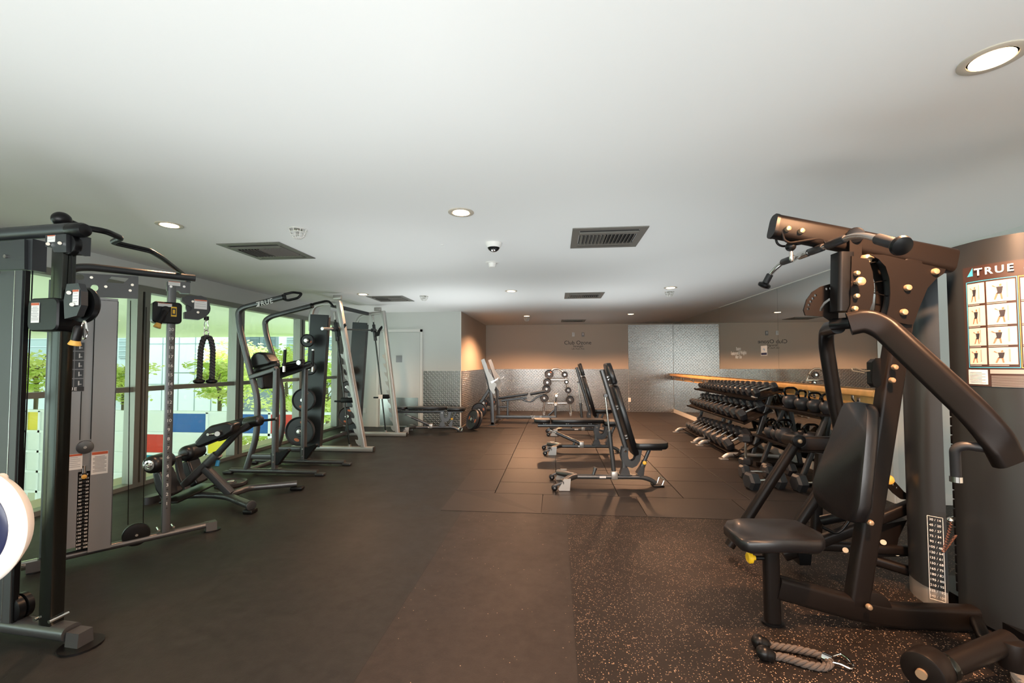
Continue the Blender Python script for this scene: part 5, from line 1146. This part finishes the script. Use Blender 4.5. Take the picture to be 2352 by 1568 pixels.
# base beam, seat post, mast, boom
b0, b1, b2, b3 = s_(1783, 1346), s_(1960, 1395), s_(2050, 1428), s_(2240, 1438); b2.z = max(b2.z, .062); b3.z = .062
MB().sweep(fillet([b0, b1, b2, b3], .15), rrect(.075, .115, .022, 4), up=(0, 0, 1)).build('base_beam', BM, mg)
pt = s_(1770, 1262); pb = Vector((pt.x+.002, pt.y, .01))
MB().sweep([pb, pt], rrect(.062, .075, .022, 4), up=(1, 0, 0)).build('seat_post', BM, mg)
MB().loft([[Vector((pb.x+.055*math.cos(t), pb.y+.045*math.sin(t), z)) for t in [2*PI*i/20 for i in range(20)]] for z in (0, .012)]).build('post_foot', 'black', mg)
MB().cyl(pt-Z3*.01, pt+Z3*.035, .024, 18).build('inner_post', 'steel', mg)
kn = s_(1757, 1281); MB().cyl(kn, kn-us*.055, .011, 12).build('pin_sleeve', 'black', mg)
kk = kn-us*.05; MB().lathe(kk, -us, [(0, .012), (.012, .014), (.018, .028), (.034, .029), (.04, .022)], 20).build('yellow_knob', 'yellow', mg)
m0, m1 = s_(1966, 1385), s_(2089, 592)
MB().sweep([m0, m1], rrect(.075, .10, .018, 4), up=us).build('mast', BM, mg)
c = s_(1998, 1392); MB().cyl(c-SP.n*.035, c+SP.n*.035, .085, 30, bev=.004).build('low_pulley_cover', BM, mg)
t0, t1 = s_(1779, 520), s_(2185, 600)
bo = MB().sweep([t0, t1], rrect(.08, .125, .03, 4), up=(0, 0, 1)).build('boom', BM, mg)
dd = (t1-t0).normalized(); MB().sweep([t0-dd*.012, t0+dd*.004], rrect(.084, .130, .032, 4)).build('end_cap', 'black', bo)
def bolt(p, par, r=.014, m='brass', n=None, t=.012):
    n = n or ns; r *= .85; MB().lathe(Vector(p), n, [(0, r), (t*.5, r), (t*.9, r*.8), (t, r*.5)], 18).build('bolt', m, par)
mat('cordbrown', '5A3526', .5)
mat('brass', 'B59A7C', .3, .6)
for x, y in ((1808, 526), (1839, 531)): bolt(s_(x, y, .04), bo, .018, t=.02)
# gusset plates either side of boom and mast
gp = [(1998, 584), (2030, 585), (2172, 618), (2168, 628), (2150, 640), (2130, 662), (2112, 705), (2098, 744), (2086, 745), (2052, 738), (2037, 724), (2043, 700), (2045, 672), (2043, 640), (2034, 612), (2018, 595)]
for k in (.048, -.048):
    MB().prism([SP(x, y, .05)-ns*.05+ns*k for x, y in gp], ns*.006).build('gusset_plate', BM, mg)
for x, y in ((2146, 624), (2083, 661), (2074, 717), (2053, 843), (2047, 873), (1997, 1199), (1994, 1392)): bolt(s_(x, y, .052), mg, .020 if y < 800 else .017, t=.018)
MB().sweep(fillet([s_(1996, 588), s_(2022, 598), s_(2038, 640), s_(2040, 690), s_(2026, 735)], .3, 6), rrect(.012, .045, .005), up=ns).build('arched_guard', 'black', mg)
for (a, b_, c_, d_) in ((2000, 604, 2016, 600), (2006, 649, 2036, 644), (2005, 672, 2038, 680)): MB().cyl(s_(a, b_), s_(c_, d_), .0028, 6).build('cable', 'black', mg)
# pull pulley at the boom and its end bracket
c = s_(1962, 545); MB().prism([SP(x, y, .055) for x, y in ((1950, 535), (1955, 527), (1972, 527), (1978, 535), (1978, 585), (1972, 598), (1962, 601), (1952, 596), (1950, 585))], ns*.010).build('pulley_bracket', BM, mg)
MB().cyl(s_(1965, 540, .045), s_(1965, 540, .075), .040, 26, bev=.005).build('pulley', 'black', mg)
cb = s_(1988, 578); MB().lathe(cb, (0, 0, -1), [(0, .02), (.02, .021), (.022, .034), (.04, .036), (.045, .026), (.06, .024)], 20).build('bump_stop', 'brass', mg)
hk = MB()
for o_y in (.035, -.035): hk.tube(fillet([s_(1787, 532)+ns*o_y, s_(1793, 556)+ns*o_y, s_(1805, 562)+ns*o_y, s_(1870, 552)+ns*o_y, s_(1884, 556)+ns*o_y, s_(1888, 570)+ns*o_y], .03), .006, 8)
hk.build('bar_hook', BM, mg)
bc = s_(1816, 566); MB().ball(bc, .026, 16).build('cable_ball', 'black', mg); MB().cyl(bc, bc+Z3*.07, .003, 6).build('cable', 'black', mg)
MB().lathe(bc-Z3*.022, (.05, 0, -1), [(0, .006), (.008, .010), (.05, .010), (.058, .006)], 12).build('cable_swivel', 'steel', mg)
# lat bar hanging on its cable
lat = thing('lat_bar', s_(1850, 583), 'curved chrome lat bar with black grips hanging below the black boom', 'pulldown bar')
LP = [(1757, 652, 3.02), (1770, 628, 2.99), (1795, 603, 2.90), (1850, 583, 2.58), (1960, 541, 2.16), (1990, 541, 2.06), (2066, 563, 1.86)]
PT = [at_y(*w_) for w_ in LP]; path = fillet(PT, .06, 5)
MB().tube(path, .0135, 14).build('bar', 'steel', lat)
def gripseg(a, c, r=.020): d_ = c-a; L = d_.length; return MB().lathe(a, d_, [(0, r*.8), (L*.06, r), (L*.94, r), (L, r*.8)], 18).build('grip', 'rubber', lat)
def P_(i, t): return PT[i].lerp(PT[i+1], t)
gripseg(P_(0, .05), P_(1, -.02) if False else P_(0, .95)); gripseg(P_(2, .05), P_(2, .55)); gripseg(P_(3, .12), P_(3, .42)); gripseg(P_(3, .50), P_(3, .86)); gripseg(P_(5, .35), P_(5, .98), .023)
for e, d_ in ((PT[0], PT[0]-PT[1]), (PT[-1], PT[-1]-PT[-2])): MB().lathe(e-d_.normalized()*.01, d_, [(0, .020), (.008, .036), (.018, .040), (.03, .036), (.036, .018)], 22).build('end_knob', 'black', lat)
cc_ = P_(3, .0); MB().cyl(P_(2, .78), P_(3, .10), .020, 16).build('centre_swivel', 'steel', lat)
tri = [bc+Vector((.01, 0, -.085)), P_(2, .62)+Vector((0, 0, .01)), P_(2, .95)+Vector((0, 0, .012))]; MB().tube(tri, .004, 8, closed=True).build('snap_link', 'chrome', lat)
# press arm carriage
MB().sweep([s_(1932, 716, .06), s_(1934, 582, .06)], rrect(.085, .075, .016, 4), up=us).build('press_carriage', 'black', mg)
MB().prism([SP(x, y, .105) for x, y in ((1955, 588), (1994, 596), (2003, 625), (2007, 660), (2003, 695), (1992, 722), (1968, 745), (1950, 738), (1945, 715), (1952, 700))], ns*.008).build('side_plate', BM, mg)
for x, y, r in ((1966, 628, .015), (1965, 680, .015), (1961, 709, .016)): bolt(SP(x, y, .11), mg, r, t=.02)
MB().lathe(SP(1965, 649, .11), ns, [(0, .010), (.02, .010), (.024, .018), (.034, .023), (.044, .020), (.05, .010)], 22).build('pull_knob', 'brass', mg)
hol = [ell(x, y, 3.2, 3.2, 8) for x, y in ((1899, 663), (1908, 662), (1873, 678), (1867, 685), (1862, 692), (1858, 700), (1856, 709))]
SQ = Plane((1.12, 2.46, 0), math.radians(2))
holed(SP, [(1925, 653), (1905, 652), (1885, 658), (1866, 670), (1853, 688), (1846, 712), (1850, 724), (1893, 727), (1905, 735), (1914, 748), (1926, 748)], hol+[[(1882, 714), (1884, 706), (1892, 694), (1904, 685), (1916, 682), (1916, 687), (1906, 690), (1896, 698), (1889, 708), (1888, 714)]], .0, .008, 'sector_plate', BM, mg, ns)
h0, h1_ = s_(1912, 745, .02), s_(1958, 741, .11); MB().cyl(h0, h1_, .030, 22, bev=.003).build('arm_hub', 'black', mg)
# far press arm: black tube dropping behind the pad, then near press arm sweeping down to the right
FA_ = [at_y(*w_) for w_ in ((1925, 749, 2.50), (1898, 756, 2.74), (1897, 790, 2.80), (1918, 925, 2.84), (1935, 1000, 2.84))]
MB().sweep(fillet(FA_, .07, 6), rrect(.078, .065, .03, 5), up=(0, 1, 0)).build('press_arm', 'black', mg)
NA_ = [at_y(*w_) for w_ in ((1950, 744, 2.36), (1990, 735, 2.33), (2030, 752, 2.30), (2236, 945, 2.06), (2290, 1008, 2.02), (2318, 1062, 2.02))]
MB().sweep(fillet(NA_, .12, 8), rrect(.060, .115, .024, 5), up=(0, 0, 1)).build('press_arm', BM, mg)
GR = [at_y(*w_) for w_ in ((2300, 1034, 2.02), (2215, 1022, 2.08), (2193, 1030, 2.10), (2196, 1100, 2.12))]
MB().sweep(fillet(GR, .04, 6), circ(.019, 14), up=(0, 1, 0)).build('hand_grip', 'rubber', mg); e = GR[-1]; MB().cyl(e+Z3*.012, e-Z3*.012, .022, 18).build('grip_collar', 'chrome', mg)
# mid pulley on the mast with its swivel loop
MB().prism([SP(x, y, .06) for x, y in ((2004, 830), (2012, 822), (2022, 822), (2023, 884), (2015, 890), (2006, 886), (2002, 875))], ns*.006).build('pulley_plate', BM, mg)
MB().prism([SP(x, y, .03) for x, y in ((1997, 832), (2006, 824), (2014, 830), (2014, 884), (2006, 889), (1998, 880))], ns*.04).build('mid_pulley', 'black', mg)
lp = [SP(x, y, .05) for x, y in ((1998, 851), (1985, 852), (1965, 845), (1956, 846), (1958, 851), (1985, 856))]; MB().tube(fillet(lp, .01), .0035, 8).build('cable_loop', 'brass', mg)
# back pad on a plane leaning with the mast, facing the seat
up_m = (m1-m0).normalized(); nb = (us*-1.0); nb = (nb-up_m*nb.dot(up_m)).normalized()
mp_ = m0.lerp(m1, .42); pq = mp_+nb*.075
def bpd(x, y, o=.075): return at_pl(x, y, mp_+nb*(.065+o), nb)
pp = [(1928, 934), (1936, 922), (1958, 920), (1985, 925), (1990, 940), (1988, 1000), (1980, 1090), (1972, 1160), (1962, 1196), (1940, 1196), (1905, 1182), (1876, 1162), (1864, 1138), (1862, 1108), (1872, 1072), (1893, 1022), (1912, 975)]
MB().pad([bpd(x, y)-nb*.075 for x, y in pp], .078, .03, nb).build('back_pad', 'vinyl', mg, 70)
MB().prism([bpd(x, y)-nb*.085 for x, y in ((1940, 950), (1978, 950), (1958, 1170), (1905, 1160))], nb*.02).build('pad_backing', 'black', mg)
# seat pad
sz = .455
sp2 = [at_z(x, y, sz+.03) for x, y in ((1662, 1206), (1668, 1196), (1700, 1191), (1800, 1192), (1830, 1196), (1888, 1225), (1896, 1238), (1885, 1246), (1800, 1244), (1722, 1245), (1700, 1238))]
MB().pad([Vector((p.x, p.y, sz-.03)) for p in sp2], .072, .022, Z3).build('seat', 'vinyl', mg, 70)
MB().box(Vector((pt.x+.04, pt.y, sz-.045)), (.20, .10, .02)).build('seat_plate', 'black', mg)
# weight tower: two curved shrouds with the stack between them
def curve(pts, z0, z1, t, nm, m, closed_top=True):
    P2 = fillet([Vector((x, y, 0)) for x, y in pts], .12, 6); b = MB(); inn = []
    for i, p in enumerate(P2):
        a = P2[max(i-1, 0)]; c = P2[min(i+1, len(P2)-1)]; d_ = (c-a).normalized(); inn.append(p+Vector((-d_.y, d_.x, 0))*t)
    b.loft([[Vector((p.x, p.y, z)) for p in P2]+[Vector((p.x, p.y, z)) for p in reversed(inn)] for z in (z0, z1)]); return b.build(nm, m, mg), P2
ztw = at_y(2183, 570, 2.632).z
mat('shroudblack', '2C2F31', .34, .3)
zb_ = .02
main, MC = curve([(2.172, 2.66), (2.165, 2.60), (2.178, 2.46), (2.235, 2.36), (2.33, 2.29), (2.52, 2.25), (2.78, 2.27)], zb_, ztw, .010, 'tower_shroud', 'shroudblack')
zl = at_y(2163, 640, 2.65).z
left, LC = curve([(2.30, 3.02), (2.16, 2.98), (2.07, 2.86), (2.058, 2.72), (2.125, 2.66)], .10, zl+.02, .010, 'tower_shroud', 'shroudblack')
curve([(2.30, 3.02), (2.16, 2.98), (2.075, 2.86), (2.062, 2.722), (2.125, 2.664)], .0, .10, .012, 'shroud_foot', 'silver')
MB().box((2.52, 2.60, ztw-.03), (.34, .50, .02)).build('tower_cap', 'black', mg)
MB().box((2.42, 2.64, .04), (.46, .60, .07)).build('tower_base', 'black', mg)
MB().box((2.70, 2.66, 1.0), (.02, .66, 1.9)).build('tower_back', 'black', mg)
for i in range(20): MB().box((2.33, 2.70, .13+.05*i), (.30, .12, .046), rot=.55, bev=.004).cyl((2.165+.02, 2.655, .13+.05*i), (2.19, 2.67, .13+.05*i), .010, 10, m='darksteel').build('weight_plate', 'black', mg)
for dx in (0, .14): MB().cyl((2.26+dx, 2.70, .08), (2.26+dx, 2.70, ztw-.02), .012, 12).build('guide_rod', 'chrome', mg)
# numbered strip on the left shroud
e0, e1 = Vector((2.064, 2.716, 0)), Vector((2.122, 2.664, 0)); ul = (e1-e0).normalized(); nl_ = Vector((ul.y, -ul.x, 0)); nl_ = nl_ if nl_.dot(EYE-e0) > 0 else -nl_
zt_, zb2 = at_y(2172, 1186, 2.69).z, at_y(2178, 1378, 2.69).z; cmid = (e0+e1)/2; wS = (e1-e0).length*.80
st = MB(); P4 = [cmid+nl_*.012+ul*a*wS/2+Z3*z for a, z in ((-1, zb2), (1, zb2), (1, zt_), (-1, zt_))]
for i in range(4): st.beam(P4[i], P4[(i+1) % 4], .0025, .002)
stp = st.build('number_strip', 'label', mg)
for i in range(15):
    z = zt_-(zt_-zb2)*(i+.6)/15.2; v = 30+15*i; text('number', '%d / %d' % (v, round(v*.4536)), cmid+nl_*.0125+Z3*z, .017, 'label', stp, right=ul if ul.dot(RT) > 0 else -ul, up=(0, 0, 1))
# selector pin with its coiled cord
sp0 = at_y(2190, 1190, 2.60); MB().cyl(sp0, sp0+Vector((-.04, -.03, 0)), .010, 12).ball(sp0+Vector((-.04, -.03, 0)), .016, 12).build('selector_pin', 'chrome', mg)
cl = []; pA, pB, pC = at_y(2186, 1200, 2.56), at_y(2166, 1268, 2.57), at_y(2196, 1228, 2.60)
for k_, (u_, v_) in enumerate(((pA, pB), (pB, pC))):
    for i in range(90): t = i/90; cl.append(u_.lerp(v_, t)+Vector((.005*math.cos(t*75), .005*math.sin(t*75), 0)))
MB().tube(cl, .0022, 5).build('coiled_cord', 'cordbrown', mg)
# exercise chart wrapped on the main shroud
arc = [0.0]
for i in range(1, len(MC)): arc.append(arc[-1]+(MC[i]-MC[i-1]).length)
def onarc(s):
    for i in range(1, len(MC)):
        if s <= arc[i] or i == len(MC)-1:
            t = (s-arc[i-1])/(arc[i]-arc[i-1]); p = MC[i-1].lerp(MC[i], t); d_ = (MC[i]-MC[i-1]).normalized(); return p, d_, Vector((d_.y, -d_.x, 0))
def project(p): v = Vector(p)-EYE; w = v.dot(FW); return PPX+FPX*v.dot(RT)/w, PPY+FPX*v.dot(DN)/w
def s_at(px): return min((abs(project(onarc(k/600*arc[-1])[0]+Z3*1.6)[0]-px), k/600*arc[-1]) for k in range(600))[1]
def zon(s, py_left, px=None):                       # height on the shroud whose picture row, at the chart's left edge, is py_left
    p = onarc(s)[0]; return p
sL = s_at(2217); pL_ = onarc(sL)[0]; zT, zB = at_y(2218, 617, pL_.y).z, at_y(2228, 885, pL_.y).z
sgn = 1 if onarc(sL)[2].dot(EYE-pL_) > 0 else -1
def wrap(name, s0, s1, z0, z1, m, par, off=.002, t=.0012, n=None):
    n = n or max(2, int((s1-s0)/.015)); out, inn = [], []
    for i in range(n+1):
        p, d_, nn = onarc(s0+(s1-s0)*i/n); nn = nn*sgn; inn.append(p+nn*off); out.append(p+nn*(off+t))
    b = MB(); b.loft([[Vector((q_.x, q_.y, z)) for q_ in out+inn[::-1]] for z in (z0, z1)]); return b.build(name, m, par)
CWd = .56; chart = wrap('exercise_chart', sL, sL+CWd, zB, zT, 'placard', mg)
H = zT-zB
def zf_(f): return zT-H*f
mat('cyan', '3FA3C6', .4); mat('skin', '9A6B57', .6); mat('cloth', '26262E', .6)
text('logo', 'TRUE', onarc(sL+.135)[0]+onarc(sL+.135)[2]*sgn*.006+Z3*zf_(.058), .050, 'white', chart, right=onarc(sL+.135)[1], up=(0, 0, 1), bold=.001, space=1.3)
p, d_, nn = onarc(sL+.022); nn *= sgn; b = MB(); zc = zf_(.08); b.prism([p+nn*.004+Z3*zc, p+nn*.004+d_*.028+Z3*zc, p+nn*.004+d_*.028+Z3*(zc+.042)], nn*.001); b.build('logo_mark', 'cyan', chart)
colw = [(.03, .105), (.115, .215)]; rows_ = [(.145, .315), (.335, .50), (.52, .665), (.685, .82)]
def fig(sc_, zc, w, h, par, k):
    b = MB(); q0, dq, nq = onarc(sc_); nq = nq*sgn; O = q0+nq*.0058+Z3*zc
    def quad(pts, m): b.prism([O+dq*(x*w)+Z3*(y*h) for x, y in pts], nq*.0006, m)
    j = (k*37 % 7-3)*.03; quad([(.02+j, .30), (.10+j, .34), (.12+j, .24), (.04+j, .21)], 'skin'); quad([(-.08+j, .20), (.16+j, .20), (.12+j, -.06), (-.04+j, -.06)], 'cloth')
    quad([(-.04+j, -.05), (.12+j, -.05), (.10+j, -.14), (-.10+j, -.14)], 'cloth'); quad([(-.10+j, -.13), (-.02+j, -.13), (-.12+j, -.40), (-.18+j, -.40)], 'skin'); quad([(.04+j, -.13), (.11+j, -.13), (.14+j, -.40), (.08+j, -.40)], 'skin')
    quad([(-.08+j, .18), (-.03+j, .14), (-.20+j, .30), (-.24+j, .26)], 'skin'); quad([(.27, .40), (.33, .40), (.33, -.30), (.27, -.30)], 'labelgrey'); b.build('figure', None, par)
kx = 0
for ci, cx in enumerate(((.022, .097, 'photo'), (.105, .205, 'photo'), (.222, .30, 'photo'), (.31, .39, 'photo'), (.41, .50, 'photo'))):
    for (f0, f1) in rows_:
        ph = wrap('picture', sL+cx[0], sL+cx[1], zf_(f1), zf_(f0), 'photo', chart, .0035); kx += 1
        fig(sL+(cx[0]+cx[1])/2-.005, zf_((f0+f1)/2), (cx[1]-cx[0]), (zf_(f0)-zf_(f1))*1.0, chart, kx)
        wrap('caption_line', sL+cx[0], sL+cx[0]+(cx[1]-cx[0])*.7, zf_(f1+.012), zf_(f1+.006), 'labelgrey', chart, .0035)
for a_0, a_1, mm in ((.016, .212, 'cyan'), (.215, .398, 'yellowgold')):
    for z0_, z1_ in ((zf_(.845)-.002, zf_(.845)+.001), (zf_(.13)-.001, zf_(.13)+.002)): wrap('border', sL+a_0, sL+a_1, z0_, z1_, mm, chart, .0036)
    for sx_ in (a_0, a_1-.002): wrap('border', sL+sx_, sL+sx_+.002, zf_(.845), zf_(.13), mm, chart, .0036, n=2)
wrap('blue_tab', sL+.235, sL+.42, zf_(.105), zf_(.065), 'cyan', chart, .0036); 
wrap('white_table', sL+.012, sL+.098, zf_(.985), zf_(.865), 'label', chart, .0036); wrap('warning_band', sL+.108, sL+.40, zf_(.895), zf_(.862), 'labelgrey', chart, .0036)
for i in range(11): wrap('small_print', sL+.112, sL+.37+.02*((i*5) % 3), zf_(.912+.0085*i+.003), zf_(.912+.0085*i), 'labelgrey', chart, .0036)
for i in range(8): wrap('small_print', sL+.018, sL+.075+.015*((i*3) % 2), zf_(.885+.012*i+.002), zf_(.885+.012*i), 'labelgrey', chart, .0052)
# adjustment arc with brass knob, and the link to the tower
ap = [(2018, 1098), (2036, 1090), (2058, 1108), (2076, 1128), (2092, 1140), (2088, 1148), (2070, 1146), (2052, 1132), (2034, 1112)]
YR = 2.95
holed(Plane((1.9, YR, 0), 0), ap, [ell(2046, 1107, 3, 3, 8), ell(2053, 1113, 3, 3, 8), ell(2061, 1120, 3, 3, 8)], 0, .012, 'adjust_arc', BM, mg, Vector((0, -1, 0)))
k_ = at_y(2030, 1097, YR-.02); MB().cyl(k_+Vector((-.06, 0, .02)), k_, .010, 12).build('knob_shaft', 'brass', mg); MB().lathe(k_, (-.1, -1, 0), [(0, .010), (.02, .012), (.026, .026), (.046, .030), (.06, .024), (.066, .010)], 20).build('brass_knob', 'yellowgold', mg)
MB().tube([at_y(2086, 1142, YR), at_y(2114, 1152, YR)], .016, 12).build('link_rod', 'black', mg)
MB().lathe(at_y(2114, 1148, YR)-Z3*.04, (0, 0, 1), [(0, .04), (.01, .055), (.06, .055), (.075, .035)], 22).build('link_roller', 'gun_dark', mg)
# rear station: frame tubes, low beams and platform seen behind the seat
def r_(x, y, Y): return at_y(x, y, Y)
for pts, w in ((((2118, 1150, 3.0), (1985, 1205, 3.0), (1800, 1275, 3.05)), (.06, .07)), (((1990, 1280, 3.05), (2135, 1325, 2.92)), (.06, .06)), (((1880, 1252, 3.05), (2150, 1268, 2.98)), (.05, .06))):
    MB().sweep([r_(*q_) for q_ in pts], rrect(w[0], w[1], .02, 4)).build('rear_beam', BM, mg)
MB().prism([r_(x, y, 3.04) for x, y in ((1995, 1205), (2075, 1190), (2056, 1230), (2052, 1250), (2064, 1262), (2100, 1272), (1985, 1275))], (0, .06, 0)).build('rear_gusset', BM, mg)
for x, y in ((2029, 1245), (2060, 1270), (1942, 1263)): MB().cyl(r_(x, y, 3.01), r_(x, y, 2.995), .016, 14).build('bolt', 'brass', mg)
fl_ = [r_(1830, 1014, 3.3), r_(1706, 1206, 3.3)]; k2 = fl_[1]+(fl_[1]-fl_[0])*.25
MB().sweep([fl_[0], k2], circ(.035, 16)).build('frame_leg', BM, mg)
fl2 = [r_(1925, 1068, 2.98), r_(1832, 1204, 2.98)]; MB().sweep([fl2[0], fl2[1]+(fl2[1]-fl2[0])*.15], circ(.035, 16)).build('frame_leg', BM, mg)
MB().sweep([r_(1808, 1008, 3.45), r_(1838, 1013, 3.22)], circ(.042, 18)).build('pivot_tube', BM, mg)
pv = r_(1837, 1013, 3.20); MB().cyl(pv+Vector((0, .03, 0)), pv, .042, 22, bev=.004).build('pivot_cap', 'black', mg); bolt(pv, mg, .018, 'brass', Vector((0, -1, 0)))
MB().sweep([r_(1836, 1018, 3.26), r_(2000, 1020, 3.2)], rrect(.05, .10, .015)).build('pivot_arm', BM, mg)
MB().sweep([r_(1886, 1042, 3.24), r_(1876, 1160, 3.24), r_(1874, 1250, 3.22)], rrect(.06, .06, .015), up=(1, 0, 0)).build('frame_post', BM, mg)
MB().tube(fillet([r_(1888, 1210, 2.9), r_(1920, 1225, 2.9), r_(1935, 1215, 2.9), r_(1950, 1195, 2.9)], .02), .010, 10).tube([r_(1888, 1195, 3.0), r_(1960, 1180, 2.9)], .03, 14).build('pedal', 'black', mg)
MB().prism([r_(x, y, 3.1) for x, y in ((1815, 1255), (1845, 1258), (1842, 1282), (1818, 1282))], (0, .2, 0)).build('footplate', 'black', mg)
# lower right: leg roller arm reaching towards us
g0, g1 = at_z(2318, 1470, .19), at_z(2175, 1530, .13)
MB().sweep([g0, g1], circ(.042, 18)).build('leg_arm', BM, mg)
MB().cyl(at_z(2325, 1488, .18)+Z3*.03, at_z(2325, 1488, .18)-Z3*.08, .045, 20, bev=.004).build('arm_socket', BM, mg)
d_ = (g1-g0).normalized(); MB().cyl(g1-d_*.01, g1+d_*.02, .05, 22, bev=.006).cyl(g1+d_*.018, g1+d_*.026, .022, 16, m='brass').build('arm_cap', 'darksteel', mg)
e2_ = at_z(2118, 1546, .12); MB().cyl(e2_+Vector((.09, .06, 0)), e2_, .075, 28, bev=.01).build('roller_flange', BM, mg); MB().cyl(e2_+Vector((.004, .004, 0)), e2_+Vector((-.012, -.010, 0)), .018, 16).build('flange_bolt', 'brass', mg)
MB().sweep([b3, at_z(2262, 1470, .10), at_z(2330, 1530, .08)], rrect(.05, .05, .015)).build('base_chain_beam', 'black', mg)
MB().loft([[Vector((2.02+.12*math.cos(t), 2.02+.16*math.sin(t), z)) for t in [2*PI*i/28 for i in range(28)]] for z in (.0, .02)]).build('floor_disc', 'silver', mg)

# rope attachment lying on the floor
rp = thing('rope_attachment', at_z(1830, 1505, .02), 'brown-grey rope attachment with two black ends lying on the flecked floor', 'rope handle')
def fz(x, y, z=.018): return at_z(x, y, z)
strand([fz(1768, 1482), fz(1815, 1488), fz(1872, 1500), fz(1898, 1512), fz(1908, 1520), fz(1896, 1533), fz(1860, 1528), fz(1800, 1508), fz(1764, 1504)], .0165).build('rope', 'ropebrown', rp)
for x, y, xx, yy in ((1742, 1473, 1772, 1484), (1754, 1499, 1780, 1509)):
    c0, c1 = fz(x, y, .030), fz(xx, yy, .020); MB().ball(c0, .032, 18).lathe(c0, c1-c0, [(0, .030), (.03, .028), (.045, .018)], 18).build('end_knob', 'black', rp)
MB().cyl(fz(1890, 1508), fz(1912, 1518), .021, 18).build('ferrule', 'chrome', rp)
lk = [fz(1906, 1508, .02), fz(1930, 1500, .02), fz(1948, 1512, .02), fz(1962, 1530, .012), fz(1954, 1536, .012), fz(1930, 1524, .02), fz(1912, 1520, .02)]; MB().tube(fillet(lk, .012), .0042, 8).build('snap_hook', 'chrome', rp)
